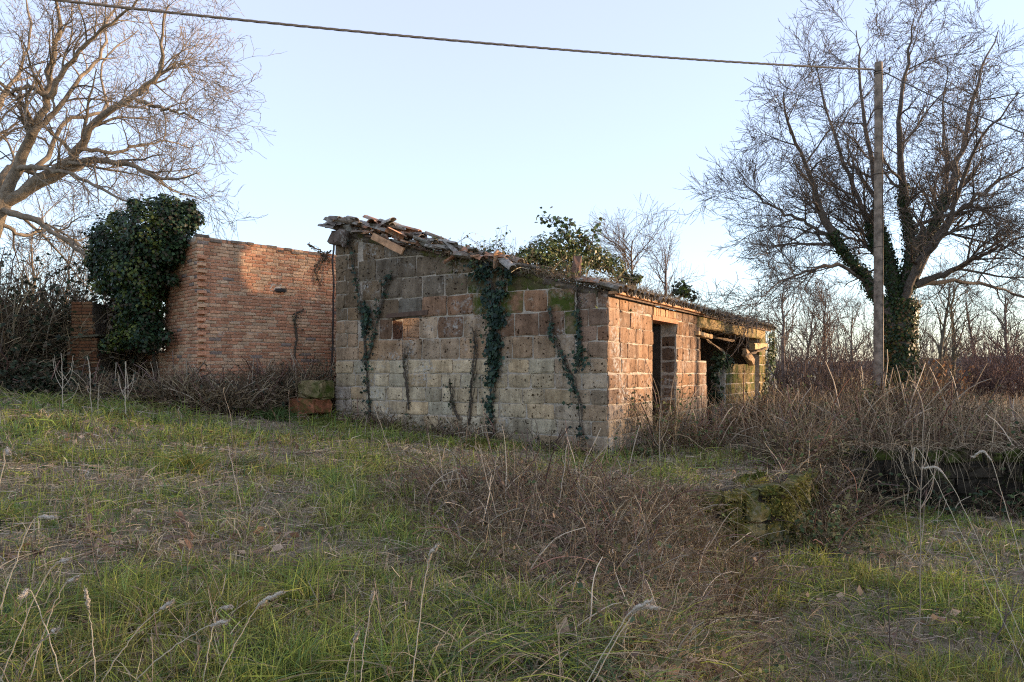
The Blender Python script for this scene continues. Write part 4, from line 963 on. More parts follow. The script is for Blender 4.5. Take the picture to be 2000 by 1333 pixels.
blades(x, y, h, w, np.abs(rng.normal(.7, .5, n)), Cc, 3, b)
b.build('grass', M_GRASS, label='patchy short green winter grass over the terrace and yard', kind='stuff')
# flattened dead grass and stalks lying on the ground
b = Batch(); n = 34000
x, y = polar(n, 2.6, 18); k = free(x, y, .1); x, y = x[k], y[k]; g = fbm(x * .9 + 3, y * .9, 4); th_ = thicket(x, y)
keep = rng.random(len(x)) < np.clip(1.15 - 1.9 * (g - .3) + .5 * th_, .2, 1); x, y = x[keep], y[keep]; n = len(x); r = np.hypot(x, y)
az = U(0, 6.283, n) ; L = U(.06, .28, n) * np.where(rng.random(n) < .06, 2.2, 1.); t = np.linspace(-.5, .5, 5); bend = rng.normal(0, .2, n)
px = x[:, None] + np.cos(az)[:, None] * L[:, None] * t - np.sin(az)[:, None] * bend[:, None] * L[:, None] * (4 * t ** 2)
py = y[:, None] + np.sin(az)[:, None] * L[:, None] * t + np.cos(az)[:, None] * bend[:, None] * L[:, None] * (4 * t ** 2)
pz = gz(px, py) + U(.0, .07, n)[:, None] + U(-.12, .16, n)[:, None] * L[:, None] * (t + .5)[None]
tubes(np.stack([px, py, pz], -1), np.maximum(.0013, .0003 * r)[:, None] * np.ones((1, 5)) * U(.7, 1.4, n)[:, None], 2, pick(TAN[:3] + GREY, n, .35), b)
b.build('dead_grass', M_DRY, label='matted dead grass stems lying across the ground', kind='stuff')
# fallen oak leaves
b = Batch(); n = 13000; x, y = polar(n, 2.8, 15); k = free(x, y, .05); x, y = x[k], y[k]; g = fbm(x * 1.3 + 9, y * 1.3, 3); th_ = thicket(x, y)
keep = rng.random(len(x)) < np.clip((g - .42) * 3 + .75 * th_ + .05, 0, 1); x, y = x[keep], y[keep]; n = len(x)
leaves(ground_pt(x, y, 0) + np.stack([0 * x, 0 * x, U(.005, .07, n)], 1), rng.normal(0, .45, (n, 3)) + [0, 0, 1], U(.045, .12, n), pick([(.24, .15, .09), (.32, .21, .13), (.17, .10, .065), (.38, .28, .19)], n), b, 0., .34)
b.build('leaf_litter', M_DEADLEAF, label='fallen brown oak leaves scattered in the grass', kind='stuff')
b = Batch(); n = 4200; x, y = polar(n, 2.8, 13); k = free(x, y, .05); x, y = x[k], y[k]; k = fbm(x * 2.1 + 60, y * 2.1, 3) > .5; x, y = x[k], y[k]; n = len(x)
leaves(ground_pt(x, y, 0) + np.stack([0 * x, 0 * x, U(.02, .10, n)], 1), rng.normal(0, .5, (n, 3)) + [0, -.2, 1], U(.025, .075, n), pick([(.10, .16, .05), (.14, .19, .06), (.08, .12, .05)], n), b, 0., .30)
b.build('broadleaf_weeds', M_GRASS, label='small broad leaved weeds in the grass', kind='stuff')
# long bent grass tussocks (stuff) in the foreground and along the bank
b = Batch()
def tuss(cx, cy, n, rad, hh, cols, lean=(.6, 1.4), w=.0046):
    x = cx + rng.normal(0, rad, n); y = cy + rng.normal(0, rad, n); r = math.hypot(cx, cy)
    blades(x, y, U(hh * .5, hh * 1.15, n), np.full(n, max(w, .0006 * r)) * U(.7, 1.3, n), U(*lean, n), pick(cols, n), 5, b)
for cx, cy, nn, rad, hh in [(-.25, 3.55, 240, .16, .42), (.1, 3.75, 220, .17, .38), (-.55, 3.7, 180, .15, .35), (.5, 3.6, 180, .16, .35), (-.1, 4.4, 150, .15, .34), (.75, 4.3, 150, .16, .36), (-1.2, 3.6, 90, .15, .3), (1.4, 5.4, 130, .2, .35), (1.9, 5.2, 130, .2, .32), (2.6, 6.2, 120, .2, .3), (3.4, 7.0, 100, .2, .3), (1.2, 4.9, 140, .18, .38)]:
    tuss(cx, cy, nn, rad, hh, GREEN[:3] + [(.07, .11, .05), (.09, .13, .06)] + TAN[:2])
for _ in range(260):
    x, y = polar(1, 3.2, 15); x, y = x[0], y[0]
    if free(np.array([x]), np.array([y]), .3)[0]: tuss(x, y, 26, .10, U(.14, .30), (GREEN if rng.random() < .5 else TAN) + TAN[:1], (.3, 1.2))
for _ in range(60):                                    # flattened mats of straw
    x, y = polar(1, 3.0, 13); x, y = x[0], y[0]
    if free(np.array([x]), np.array([y]), .3)[0]: tuss(x, y, 34, .12, U(.16, .34), TAN, (1.5, 2.3), .0026)
for _ in range(60):
    s_ = U(-10.5, -6.6); yy = 14.2 + rng.normal(0, .5); tuss(s_, yy, 26, .12, U(.2, .4), GREEN + TAN[:2], (.4, 1.2))
b.build('grass_tussocks', M_GRASS, label='longer bent grass tussocks among the short grass', kind='stuff')
# ------------------------------------------------------------------ dead bramble thickets
def stems(x, y, L, el, K, sagg, rad, C_, b, S=2, wob=.16, dz=0.):
    n = len(x); az = U(0, 6.283, n); d = np.stack([np.cos(az) * np.cos(el), np.sin(az) * np.cos(el), np.sin(el)], 1)
    P = np.empty((n, K, 3)); P[:, 0] = ground_pt(x, y, -.02 + dz)
    for k in range(1, K):
        d = unit(d + rng.normal(0, wob, (n, 3)) - np.array([0, 0, 1.]) * sagg); P[:, k] = P[:, k - 1] + d * (L / (K - 1))[:, None]
    lo = gz(P[..., 0], P[..., 1]) + .01; P[..., 2] = np.maximum(P[..., 2], lo)
    tubes(P, np.broadcast_to(rad[:, None] if np.ndim(rad) else np.full((n, 1), rad), (n, K)) * np.linspace(1.1, .5, K), S, C_, b); return P
def area(n, cx, cy, rx, ry, rot=0.):
    a = U(0, 6.283, n); q = np.sqrt(U(0, 1, n)); u, v = np.cos(a) * q * rx, np.sin(a) * q * ry
    return cx + u * math.cos(rot) - v * math.sin(rot), cy + u * math.sin(rot) + v * math.cos(rot)
BR = [(.14, .10, .058), (.19, .14, .08), (.095, .065, .04), (.38, .30, .185), (.16, .105, .06), (.105, .076, .045), (.26, .20, .12)]
def bramble(name, label, regs, twig=3, leafn=0, cols=BR, leafcols=G1, lsize=.05, pad=.05):
    b = Batch(); bl = Batch(); 
    for (n, cx, cy, rx, ry, rot, L0, L1, sagg, e0, e1) in regs:
        x, y = area(n, cx, cy, rx, ry, rot); k = free(x, y, pad); x, y = x[k], y[k]; m_ = len(x)
        if m_ == 0: continue
        r = np.maximum(.0019, .00042 * np.hypot(x, y))
        P = stems(x, y, U(L0, L1, m_), U(e0, e1, m_), 7, sagg, r * U(.8, 1.6, m_), pick(cols, m_), b, 2)
        R = np.broadcast_to(r[:, None], (m_, 7))
        P2, R2 = grow(P, R, twig, (L0 * .2, L1 * .4), (.4, 1.2), 4, -.02, .2, .15, 1, .8, .5, .3, .001)
        tubes(P2, R2 * .85, 2, pick(cols, len(P2)), b)
        if leafn:
            q = P2[rng.integers(0, len(P2), leafn), rng.integers(1, 4, leafn)]; leaves(q, rng.normal(0, .5, (leafn, 3)) + [0, -.2, .8], U(lsize * .6, lsize * 1.3, leafn), pick(leafcols, leafn), bl)
        mc = max(4, m_ // 9); xi = rng.integers(0, m_, mc)
        stems(x[xi], y[xi], U(L0 * .9, L1 * 1.2, mc), U(e0 + .2, e1, mc), 9, sagg * .75, r[xi] * U(1.6, 3.2, mc), pick([(.20, .11, .085), (.36, .29, .21), (.16, .11, .09), (.45, .37, .27)], mc, .25), b, 3, .09)
        md = m_ // 3; q = P2[rng.integers(0, len(P2), md), rng.integers(0, 4, md)]; leaves(q, rng.normal(0, 1, (md, 3)), U(.025, .06, md) * (1 if cy < 10 else 1.4), pick([(.17, .11, .07), (.24, .16, .10), (.12, .08, .055)], md), b)
    if leafn: 
        b.V += bl.V; b.F += [f + b.n for f in bl.F]; b.C += bl.C; b.n += bl.n
    b.build(name, M_DRY, label=label, kind='stuff')
bramble('dead_brambles', 'tangle of dead grey brown brambles spilling down the bank in front', [
    (1700, .3, 7.8, 1.55, 1.45, 0., .3, .68, .22, .5, 1.4), (420, 1.15, 6.3, .7, 1.2, .1, .35, .75, .20, .5, 1.4), (200, -.3, 8.4, .9, .8, 0, .3, .6, .24, .3, 1.3), (220, .35, 7.9, 1.1, .9, 0, .5, .85, .14, 1.0, 1.5),
    (220, 2.2, 8.4, .7, .6, .6, .4, .8, .2, .5, 1.4), (150, 1.2, 4.9, .5, .7, 0, .35, .8, .2, .5, 1.4), (90, -1.2, 9.0, .9, .7, 0, .25, .5, .24, .3, 1.2), (800, .35, 5.9, 1.0, .9, 0, .25, .6, .2, .5, 1.4), (300, .75, 4.3, .6, .6, 0, .22, .5, .2, .5, 1.4), (130, -.3, 6.6, .7, .7, 0, .2, .45, .22, .4, 1.3), (260, 1.9, 7.4, .6, .9, .3, .35, .8, .18, .6, 1.5)], 3, 160, lsize=.04)
bramble('bramble_thicket', 'tall dry bramble thicket right of the barn above the yard', [
    (700, 4.8, 12.1, .6, 1.0, .4, .5, 1.1, .18, .7, 1.5), (200, 4.35, 10.9, .35, .6, .5, .5, 1.0, .22, .5, 1.4), (60, 4.0, 9.75, .2, .25, 0, .4, .8, .2, .6, 1.4), (480, 7.5, 13.9, 2.6, .8, -.1, .5, 1.1, .18, .7, 1.5), (380, 11, 13.7, 2.5, 1.2, -.1, .5, 1.1, .18, .7, 1.5),
    (420, 8.6, 16.6, 1.6, .8, 0, .8, 1.6, .13, .9, 1.5), (420, 6.8, 16.0, 2.0, 1.8, 0, .7, 1.5, .14, .7, 1.5)], 3, 700, lsize=.055)
bramble('bramble_thicket', 'brown briars crowding the sunlit side wall of the barn', [
    (420, 4.2, 15.2, .45, 2.0, -.52, .3, .75, .17, .7, 1.5), (600, 6.4, 18.3, .9, 3.0, -.52, .45, 1.0, .15, .7, 1.5), (40, 2.3, 13.2, .3, .3, 0, .2, .5, .2, .6, 1.4), (80, 2.75, 13.7, .3, .8, -.52, .8, 1.6, .12, .9, 1.5)], 3, 500, lsize=.055)
bramble('bramble_thicket', 'purple brown brambles at the foot of the barn front near the corner', [
    (110, .9, 13.1, .8, .14, -.52, .2, .55, .17, .7, 1.5), (260, -.9, 13.95, 1.0, .22, -.52, .25, .6, .2, .6, 1.5), (140, -2.7, 15.0, .9, .2, -.52, .25, .6, .2, .6, 1.5)], 3, 160, leafcols=[(.02, .04, .025), (.05, .06, .02)], lsize=.05)
bramble('bramble_thicket', 'dark bramble mass along the foot of the brick ruin', [
    (1200, -5.9, 15.1, 1.0, .55, .35, .5, 1.0, .15, .7, 1.5), (700, -5.0, 16.3, .6, .4, .75, .7, 1.3, .14, .8, 1.5), (160, -4.2, 16.9, .3, .3, 0, .9, 1.5, .12, .9, 1.5), (600, -7.5, 14.9, 1.1, .5, 0, .35, .8, .16, .7, 1.5)], 3, 900, leafcols=[(.02, .035, .025), (.03, .045, .025), (.05, .05, .03)], lsize=.055)
bramble('bramble_hedge', 'tall dark bramble hedge at the left edge behind the grass', [
    (1100, -12.2, 16.6, 2.0, 1.0, 0, 1.6, 3.2, .10, .9, 1.5), (800, -10.2, 17.7, 1.7, .7, 0, 1.6, 2.7, .12, .9, 1.5), (500, -11.6, 15.4, 1.6, .6, 0, .6, 1.4, .16, .7, 1.5), (260, -9.4, 15.3, 1.2, .4, 0, .4, .8, .16, .7, 1.5), (400, -8.6, 18.2, 1.2, .8, 0, 2, 3.2, .1, .9, 1.5)], 4, 5200, leafcols=[(.035, .05, .025), (.05, .06, .03), (.025, .035, .02), (.09, .07, .045)], lsize=.10)
bramble('bramble_thicket', 'leafy brambles trailing over the bank wall at the right edge', [(320, 9.0, 12.2, .8, .6, 0, .6, 1.4, .22, .5, 1.4), (60, 6.3, 12.95, 1.0, .15, -.1, .3, .6, .35, .2, 1.0), (140, 7.6, 12.0, 2.0, .22, -.14, .3, .7, .16, .7, 1.5)], 3, 700, leafcols=[(.04, .07, .025), (.06, .085, .03), (.03, .05, .025)], lsize=.075)
b = Batch()
for segs, dens_, zt_ in ((rw[0], 24, .06), (rw[1], 150, .28)):
  for (p0_, d_, n_, L_) in segs:
    nn = int(dens_ * L_); s_ = U(-.1, L_ + .1, nn); P = np.empty((nn, 6, 3)); P[:, 0] = p0_ + np.outer(s_, d_) + np.outer(U(-.35, .02, nn), n_) + [0, 0, zt_ + .02]
    P[:, 0, 2] = np.maximum(P[:, 0, 2], gz(P[:, 0, 0], P[:, 0, 1])); dd = unit(n_ * .6 + rng.normal(0, .8, (nn, 3)) + [0, 0, .5]); L = U(.15, 1.0, nn)
    for k in range(1, 6): dd = unit(dd + rng.normal(0, .12, (nn, 3)) - [0, 0, .45]); P[:, k] = P[:, k - 1] + dd * (L / 5)[:, None]
    tubes(P, np.full((nn, 6), .0042) * np.linspace(1, .5, 6), 2, pick(BR + TAN[:2], nn), b)
for (p0_, d_, n_, L_) in rw[0]:
    nn = int(1500 * L_); zz = U(-.7, .08, nn); ss = U(0, L_, nn); kk = fbm(ss * 3 + p0_[0], zz * 3 + 4, 3) > .47; zz = zz[kk]; ss = ss[kk]; nn = len(zz)
    P0 = p0_ + np.outer(ss, d_) + np.outer(U(-.04, .05, nn), n_) + np.outer(zz, [0, 0, 1]); dd = unit(n_ + rng.normal(0, .6, (nn, 3)) + [0, 0, -.2])
    tubes(np.stack([P0, P0 + dd * U(.02, .06, nn)[:, None]], 1), np.full((nn, 2), .009) * [1, .5], 2, pick([(.16, .15, .03), (.20, .18, .04), (.11, .10, .025), (.24, .20, .05)], nn), b)
b.build('hanging_grass', M_DRY, label='dead grass hanging over the retaining walls of the yard', kind='stuff')
b = Batch(); n = 420; x, y = polar(n, 3.2, 14, .7); k = free(x, y, .2); x, y = x[k], y[k]; n = len(x)
P = stems(x, y, U(.15, .55, n) * np.where(rng.random(n) < .12, 1.8, 1), U(1.0, 1.57, n), 6, .03, np.maximum(.0018, .00036 * np.hypot(x, y)) * U(.8, 1.6, n), pick([(.16, .11, .085), (.40, .33, .24), (.24, .18, .13), (.12, .085, .07)], n), b, 3, .07)
P2, R2 = grow(P, np.full((n, 6), .0022), 3, (.05, .16), (.4, .9), 3, .05, .1, .4); tubes(P2, R2, 2, pick([(.16, .11, .085), (.36, .29, .21), (.24, .18, .13)], len(P2)), b)
b.build('dead_stalks', M_DRY, label='thin dead weed stalks standing about the lawn', kind='stuff')
# dry tall grass and briars of the field to the right and behind
b = Batch(); n = 26000; x, y = polar(n, 14.5, 75, .84); k = free(x, y, .3) & (x > 3.2 + .2 * (y - 14)) & (pit_sd(x, y) < -.2); x, y = x[k], y[k]; n = len(x); r = np.hypot(x, y)
g = fbm(x * .25, y * .25, 3)
blades(x, y, U(.35, .95, n) * (.6 + .8 * g) * np.clip(22 / r, .7, 1.2), .00042 * r * U(.7, 1.4, n), np.abs(rng.normal(.3, .25, n)), np.where((g < .45)[:, None], pick(BR, n), pick([(.34, .24, .15), (.28, .19, .12), (.38, .29, .19)], n)), 4, b)
n = 9000; x, y = polar(n, 16, 90, .84); k = free(x, y, .3) & (x < -6) & (y > 17); x, y = x[k], y[k]; n = len(x); r = np.hypot(x, y)
blades(x, y, U(.4, .9, n), .0005 * r, np.abs(rng.normal(.3, .25, n)), pick([(.34, .24, .15), (.28, .2, .12)], n), 3, b)
b.build('field_grass', M_DRY, label='tall straw coloured dry grass of the field beyond the yard', kind='stuff')
b = Batch(); n = 900; x = np.concatenate([U(14, 60, 600), U(-60, -22, 300)]); y = U(46, 62, n)
P = stems(x, y, U(3.2, 7.5, n) * (.55 + .9 * fbm(x * .15, y * .1, 3)), U(1.1, 1.57, n), 8, -.02, np.full(n, .03), pick([(.13, .10, .085), (.17, .13, .105), (.10, .08, .07)], n), b, 3, .09)
P2, R2 = grow(P, np.full((n, 8), .022), 9, (.8, 2.0), (.4, 1.), 5, .03, .14, .15); tubes(P2, R2, 2, pick([(.13, .10, .085), (.17, .13, .105), (.15, .10, .085)], len(P2)), b)
P3, R3 = grow(P2, R2, 2, (.3, .9), (.4, 1.), 3, .03, .14, .15, rmin=.012); tubes(P3, R3, 2, pick([(.13, .10, .085), (.17, .13, .105), (.15, .10, .085)], len(P3)), b)
b.build('far_wood', M_BARK, label='grey brown bare wood closing off the field in the distance', kind='stuff')
# dry growth and moss along the roof edge
b = Batch(); n = 2600; t_ = U(-.1, 12.9, n); w_ = U(-.26, .5, n); P0 = np.array([rp(a, c_, .13) for a, c_ in zip(t_, w_)])
n2 = 3600; P1 = np.array([rp(U(-.12, .5), U(.0, 4.3), U(.0, .12)) for _ in range(n2)]); P0 = np.vstack([P0, P1]); n = len(P0)
d = unit(rng.normal(0, .6, (n, 3)) + [0, 0, .7]); d[2600:] = unit(rng.normal(0, .7, (n - 2600, 3)) + NF * .5 + [0, 0, .15]); L = U(.05, .2, n); K = 4; P = np.empty((n, K, 3)); P[:, 0] = P0
for k in range(1, K): d = unit(d + rng.normal(0, .25, (n, 3)) - [0, 0, .12]); P[:, k] = P[:, k - 1] + d * (L / 3)[:, None]
tubes(P, np.full((n, K), .0055) * np.linspace(1, .4, K), 2, pick([(.20, .15, .11), (.26, .19, .13), (.16, .13, .07), (.12, .10, .06)], n), b)
b.build('roof_weeds', M_DRY, label='dry weeds and moss matted along the barn eave and verge', kind='stuff')
b = Batch(); n = 420; P0 = np.array([rp(U(.0, .8), U(.1, 3.4), .06) for _ in range(n)]); d = unit(rng.normal(0, .8, (n, 3)) + [0, -.1, .8]); L = U(.25, .75, n); K = 7; P = np.empty((n, K, 3)); P[:, 0] = P0
for k in range(1, K): d = unit(d + rng.normal(0, .15, (n, 3)) - [0, 0, .16]); P[:, k] = P[:, k - 1] + d * (L / 6)[:, None]
tubes(P, np.full((n, K), .006) * np.linspace(1, .5, K), 2, pick(BR, n), b)
P2, R2 = grow(P, np.full((n, K), .005), 3, (.1, .25), (.4, 1.1), 4, 0, .2); tubes(P2, R2, 2, pick(BR, len(P2)), b)
q = P2[rng.integers(0, len(P2), 1300), rng.integers(0, 4, 1300)]; leaves(q, rng.normal(0, .5, (1300, 3)) + [0, -.3, .7], U(.03, .08, 1300), pick(G1 + [(.2, .17, .08)], 1300), b)
b.build('roof_brambles', M_DRY, label='thin brambles arching over the tiles of the barn roof', kind='stuff')

# ------------------------------------------------------------------ single weeds, seed heads and small things
def stalk(P, r0, r1, c_, name, par, S=5, mat=None):
    b = Batch(); tubes(P[None], np.linspace(r0, r1, len(P))[None], S, c_, b); return b.build(name, mat or M_DRY, par, True)
def seed_grass(label, head, mid, foot, d0, d1, hl=.09):
    """nodding dry grass: foot off the ground row, mid point and head tip given as places"""
    h_, m_, f_ = at(*head, d0), at(*mid, (d0 + d1) / 2), at(*foot, d1)
    f_[2] = float(gz(f_[0], f_[1])) - .02
    root = empty('seed_head_grass', f_, label, 'grass stalk', 'dry seed head grasses in the foreground')
    P = spline([f_, f_ * .45 + m_ * .55 + [0, 0, .03], m_, h_], 28, .002); Lc = np.linalg.norm(np.diff(P, axis=0), axis=1).cumsum(); k = int(np.searchsorted(Lc, Lc[-1] - hl))
    stalk(P, .0028, .0017, (.52, .45, .34), 'stem', root)
    Q = spline(P[k:], 22); b = Batch(); prof = .0074 * np.sin(np.linspace(.15, 2.95, 22)) ** .6 * (1 + .15 * rng.normal(size=22)); tubes(Q[None], prof[None], 7, (.52, .45, .36), b)
    nb = 200; i = rng.integers(0, 21, nb); T = unit(Q[np.minimum(i + 1, 21)] - Q[i]); q = unit(rng.normal(size=(nb, 3))); s0 = Q[i] + q * prof[i][:, None] * .7; s1 = s0 + (q * .55 + T) * .011
    tubes(np.stack([s0, s1], 1), np.full((nb, 2), .0009), 2, pick([(.55, .49, .40), (.44, .38, .30)], nb), b)
    b.build('seed_head', M_DRY, root)
SG = [('pale seed head arching right, highest of the left edge ones', (112, 1010), (60, 1025), (-60, 1240), .1), ('straw seed head leaning right below the highest left one', (138, 1092), (100, 1110), (-20, 1340), .09),
      ('long straw seed head at lower left leaning right', (156, 1126), (120, 1152), (40, 1420), .1), ('nodding white seed head bent over to the left in the bottom corner', (40, 1166), (62, 1158), (140, 1450), .06),
      ('upright white seed head near the bottom left corner', (167, 1150), (176, 1205), (190, 1500), .12), ('thin seed head slanting right, left of the bottom centre', (338, 1174), (290, 1210), (160, 1480), .1),
      ('short nodding seed head turned right at bottom left centre', (452, 1186), (424, 1196), (385, 1480), .07), ('brown seed head lying low beneath the nodding one', (446, 1212), (390, 1232), (200, 1440), .11),
      ('thick long seed head slanting up right at bottom left centre', (554, 1156), (505, 1184), (390, 1330), .17), ('small seed head beside the bottom left corner stalks', (115, 1228), (90, 1245), (10, 1420), .08),
      ('thin pale seed head just left of the bottom centre', (700, 1236), (690, 1260), (655, 1460), .09), ('upright white seed head left of the dead brambles', (730, 1154), (722, 1200), (690, 1500), .07),
      ('straw seed head standing against the dead brambles', (856, 1064), (836, 1100), (790, 1330), .12), ('heavy double seed head at bottom right of the brambles', (1275, 1172), (1226, 1204), (1080, 1430), .15),
      ('second spike crossing the heavy double seed head', (1288, 1187), (1240, 1198), (1090, 1440), .13), ('bent seed head at the left edge above the others', (18, 886), (8, 890), (-60, 1100), .05),
      ('nodding seed head hooked before the dark bank wall', (1782, 902), (1800, 888), (2060, 1110), .1), ('slender seed head slanting left before the dark bank wall', (1802, 914), (1850, 935), (2080, 1130), .14), ('seed head at far right pointing left over the yard', (1898, 892), (1935, 900), (2090, 1020), .12)]
for lab, h_, m_, f_, hl in SG: seed_grass(lab, h_, m_, f_, 3.0 if h_[0] < 1700 else 5.0, 3.15 if h_[0] < 1700 else 4.8, hl * (1 if h_[0] < 1700 else 1.2))
def candelabra(label, foot, d, top, arms, r=.006, c_=(.36, .29, .21)):
    f_ = at(*foot, d); f_[2] = float(gz(f_[0], f_[1])) - .03; root = empty('dead_weed_stalk', f_, label, 'weed', 'branched dead weed stalks')
    tp = at(*top, d); P = spline([f_, f_ * .5 + tp * .5 + [U(-.02, .02), 0, 0], tp], 14, .004); stalk(P, r, r * .5, c_, 'stem', root)
    for (t, dx, dy, dd) in arms:
        i = int(t * 13); s_ = P[i]; e_ = s_ + np.array([dx * d / FPX, dd, -dy * d / FPX]); m_ = s_ * .45 + e_ * .55 + np.array([dx * .18 * d / FPX, dd * .2, dy * .12 * d / FPX])
        stalk(spline([s_, m_, e_], 9), r * .5, r * .3, tuple(np.array(c_) * 1.1), 'branch', root, 4)
candelabra('tall branched dead weed standing in the sunken yard at right', (1795, 1285), 6.1, (1805, 812), [(.42, -62, -90, .05), (.40, -40, -150, -.06), (.44, 50, -130, .08), (.46, 45, -85, -.1), (.5, 20, -80, .1), (.62, 28, -70, 0.), (.66, 40, -110, .06), (.7, -25, -90, -.05), (.74, -40, -70, .03), (.76, 30, -80, -.05), (.8, 22, -75, .05), (.83, -22, -60, 0), (.55, 35, -60, -.12)])
candelabra('branched dead weed left of the brick pillar', (122, 795), 13.2, (119, 690), [(.45, -22, -60, .05), (.45, 22, -55, 0), (.6, 14, -50, .1), (.6, -10, -50, -.1), (.2, 25, -40, .1)], .010, (.5, .42, .32))
candelabra('branched dead weed in front of the ivy covered wall', (246, 805), 12.6, (246, 706), [(.4, -18, -45, .1), (.42, 20, -48, -.05), (.55, 14, -30, .05), (.5, -10, -30, -.05)], .010, (.5, .42, .32))
candelabra('bare upright weed stick right of the brick pillar', (181, 800), 12.6, (177, 728), [(.6, -6, -10, 0)], .008, (.48, .4, .3))
candelabra('short bare weed stick between pillar and ivy', (192, 800), 12.6, (194, 752), [(.6, 4, -8, 0)], .010, (.45, .37, .28))
candelabra('dead weed with dark seed clusters on the left lawn', (505, 925), 9.0, (506, 830), [(.7, 12, -40, .03), (.5, -6, -30, 0)], .006, (.2, .15, .12))
candelabra('dark upright dead weed left of the barn lawn centre', (535, 915), 9.4, (533, 850), [(.6, 5, -12, .02)], .010, (.16, .12, .1))
candelabra('thin pale weed leaning left on the lawn', (478, 1015), 6.5, (446, 868), [(.9, -4, -10, 0)], .005, (.45, .38, .29))
candelabra('thin dark twig standing on the left lawn', (392, 912), 9.4, (392, 838), [(.5, 6, -16, 0)], .006, (.14, .1, .085))
candelabra('dark bare sapling twig at lower left', (184, 1160), 4.6, (181, 1055), [(.3, 20, -30, .05), (.5, -12, -28, 0), (.7, 10, -18, .02)], .004, (.12, .09, .075))
candelabra('long thin stem rising from the front brambles', (985, 1100), 6.5, (935, 868), [(.6, 14, -60, .05), (.7, -8, -50, 0)], .006, (.38, .31, .23))
candelabra('pale straight stem leaning right in the front brambles', (1080, 1080), 7.0, (1108, 868), [(.8, -5, -18, 0)], .005, (.48, .41, .32))
candelabra('straw stem before the barn door', (1290, 900), 11.5, (1290, 790), [(.5, 22, -50, .1), (.4, -12, -30, 0)], .007, (.4, .33, .25))
candelabra('thin pale stem leaning across the barn front', (770, 880), 11.0, (730, 790), [(.5, 4, -10, 0)], .005, (.45, .38, .29))
candelabra('dark forked twig at the bottom right yard', (1740, 1300), 6.0, (1735, 1150), [(.2, 30, -90, .1), (.4, -14, -60, 0), (.5, 20, -40, 0), (.3, 50, -60, .2)], .006, (.13, .09, .08))
candelabra('crooked dark branch at the bottom right corner', (1905, 1310), 5.8, (1990, 1155), [(.4, -30, -20, .1), (.6, 10, -60, 0), (.75, -16, -30, .1)], .008, (.13, .1, .085))
def tuft(name, label, px, d, n, rad, hh, cols, lean=(.5, 1.2), w=.006):
    global b
    p_ = at(*px, d); b = Batch(); tuss(p_[0], p_[1], n, rad, hh, cols, lean, w)
    V = np.concatenate(b.V); root_z = float(gz(p_[0], p_[1]))
    o = b.build(name, M_GRASS, label=label, cat='grass tuft')
tuft('sedge_tuft', 'yellow green sedge tuft on the left lawn', (365, 940), 8.6, 150, .11, .42, [(.22, .21, .04), (.28, .22, .05), (.14, .18, .04), (.10, .15, .04)])
tuft('sedge_tuft', 'pale straw tuft on the lawn right of the yellow one', (625, 915), 9.6, 110, .10, .32, [(.36, .30, .18), (.28, .24, .12)])
tuft('sedge_tuft', 'grey green tuft with a dark heart behind the yellow one', (495, 925), 9.2, 120, .12, .30, [(.10, .12, .05), (.14, .15, .08), (.20, .17, .11)])
tuft('sedge_tuft', 'bleached tussock at the top of the front brambles', (885, 940), 9.0, 140, .16, .55, [(.34, .29, .21), (.26, .21, .15)], (.7, 1.5))
tuft('sedge_tuft', 'green tuft left of the loose blocks by the barn', (545, 800), 15.0, 170, .20, .42, [(.07, .12, .035), (.09, .14, .04)])
def mound(name, label, px, d, rx, ry, hh, mat_col):
    p_ = at(*px, d); n1, n2 = 22, 9; V = []; F = []
    a, rr = np.meshgrid(np.linspace(0, 2 * np.pi, n1, endpoint=False), np.linspace(0, 1, n2)); xx = p_[0] + np.cos(a) * rr * rx; yy = p_[1] + np.sin(a) * rr * ry
    zz = gz(xx, yy) - .02 + hh * np.sqrt(np.clip(1 - rr ** 2, 0, 1)) * (.7 + .6 * vnoise(xx * 9, yy * 9)); I = np.arange(n1 * n2).reshape(n2, n1); J = np.roll(I, -1, 1)
    b = Batch(); b.add(np.stack([xx, yy, zz], -1).reshape(-1, 3), np.stack([I[:-1], J[:-1], J[1:], I[1:]], -1).reshape(-1, 4), mat_col)
    P = np.stack([xx, yy, zz], -1).reshape(-1, 3)[rng.integers(0, n1 * n2, 900)] + rng.normal(0, .02, (900, 3)) * [1, 1, 0]; d_ = unit(rng.normal(0, .5, (900, 3)) + [0, 0, 1])
    tubes(np.stack([P, P + d_ * U(.015, .04, 900)[:, None]], 1), np.full((900, 2), .006) * [1, .4], 2, pick([(.11, .13, .02), (.15, .15, .03), (.08, .10, .02)], 900), b)
    b.build(name, M_MOSS, None, True, label=label, cat='moss')
mound('moss_mound', 'green moss mound just below the loose blocks by the barn', (632, 822), 14.8, .42, .3, .14, (.09, .10, .02))
mound('moss_mound', 'olive moss mound at the foot of the barn front middle', (935, 868), 12.9, .32, .25, .14, (.10, .09, .015))
mound('moss_mound', 'moss cushion on the lip of the terrace wall', (1480, 925), 10.1, .34, .22, .16, (.16, .14, .02))
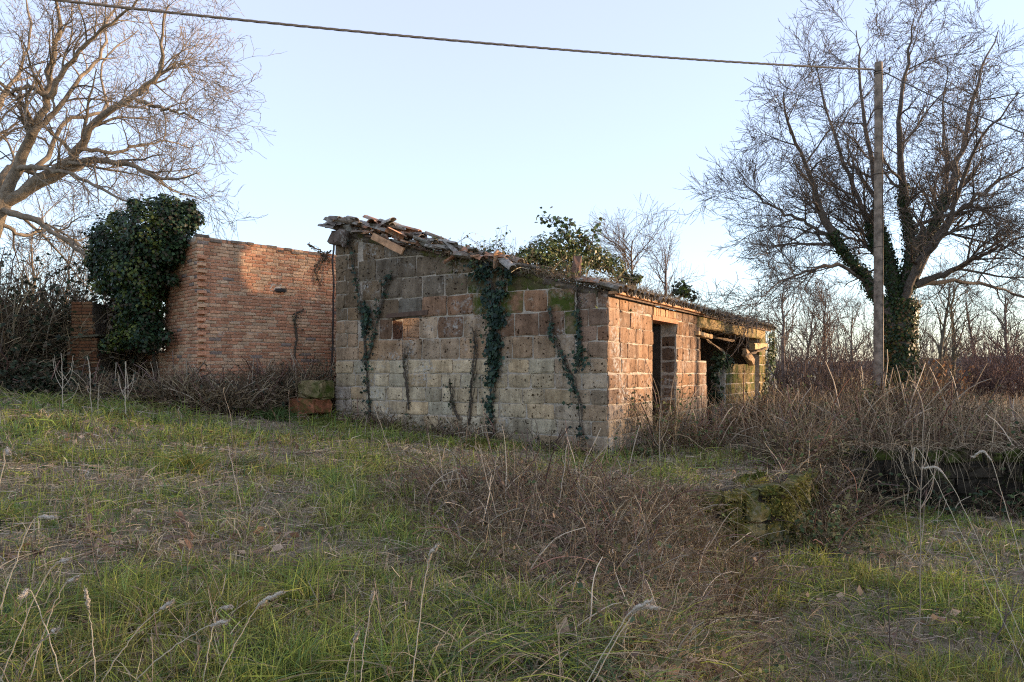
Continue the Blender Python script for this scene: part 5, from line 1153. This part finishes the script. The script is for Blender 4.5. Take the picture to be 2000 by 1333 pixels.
# brown leaved oak sapling by the big tree
sp_b = at(1800, 775, 21.5); sp_b[2] = float(gz(sp_b[0], sp_b[1])); sap = empty('oak_sapling', sp_b, 'young oak holding orange brown leaves right of the ivy trunk', 'sapling')
b = Batch(); n = 12; Pz = np.empty((n, 8, 3)); Pz[:, 0] = sp_b; dd = unit(rng.normal(0, .45, (n, 3)) + [.2, 0, 1])
for k in range(1, 8): dd = unit(dd + rng.normal(0, .12, (n, 3))); Pz[:, k] = Pz[:, k - 1] + dd * U(.2, .3, n)[:, None]
tubes(Pz, np.full((n, 8), .012), 4, DK, b); P2, R2 = grow(Pz, np.full((n, 8), .01), 8, (.3, .6), (.5, 1.1), 5, .02, .2); tubes(P2, R2, 3, DK, b); b.build('stem', M_BARK, sap)
b = Batch(); q = P2[rng.integers(0, len(P2), 320), rng.integers(1, 5, 320)]; leaves(q, rng.normal(size=(320, 3)), U(.06, .13, 320), pick([(.34, .16, .07), (.42, .22, .1), (.28, .13, .06)], 320), b); b.build('foliage', M_DEADLEAF, sap)
# ivy stump of brush round the pole foot
ivy_mass('ivy_mass', 'dark brush bundled round the foot of the utility pole', [pb_[0] - .1, pb_[1] - .2, pb_[2]], [(pb_ + np.array([-.15, -.15, .75]), .30), (pb_ + np.array([.05, -.2, .45]), .3), (pb_ + np.array([-.05, -.15, .15]), .3)], 700, .09, [(.03, .035, .02), (.05, .045, .03)], 'brush')
# leaning dark rod and creepers on the brick wall
rod = on_plane(648, 470, BK, BN) + BN * .10; rod2 = on_plane(632, 720, BK, BN) + BN * .35
b = Batch(); tubes(spline([rod2 - [0, 0, .3], rod2 * .5 + rod * .5, rod], 14, .01)[None], np.full((1, 14), .022), 6, (.06, .05, .045), b); b.build('leaning_rod', M_BARK, label='thin dark rod leaning on the brick wall beside the barn', cat='rod')
wall_ivy('creeper', 'sparse creeper drooping from the top right of the brick wall', BK, BN, [[(645, 490), (630, 505), (615, 530), (625, 560)], [(600, 478), (625, 492), (648, 515)], [(575, 700), (578, 650), (575, 620), (590, 605)]], 45, .06, .05, [(.06, .06, .03), (.04, .05, .03)])
# ------------------------------------------------------------------ unseen hedge added at right, its height stepped to shade the foreground
b = Batch(); hx, hy = 24.0, 0.
n = 8500; yy = U(-6, 23.5, n); ht = 5.5 - 2.1 * sstep((yy - 14.0) / 1.0) + .8 * (fbm(yy * .35, yy * 0 + 2, 3) - .5) * 2; zz = U(0, 1, n) ** .75 * ht
P = np.stack([hx + .12 * yy + rng.normal(0, .7, n), yy, zz], -1)
leaves(P, rng.normal(size=(n, 3)), U(.2, .42, n), pick([(.06, .07, .03), (.09, .07, .045), (.05, .055, .03)], n), b)
b.build('shade_hedge', M_LEAF, label='unseen tall hedge added on the right to shade the foreground', kind='stuff')
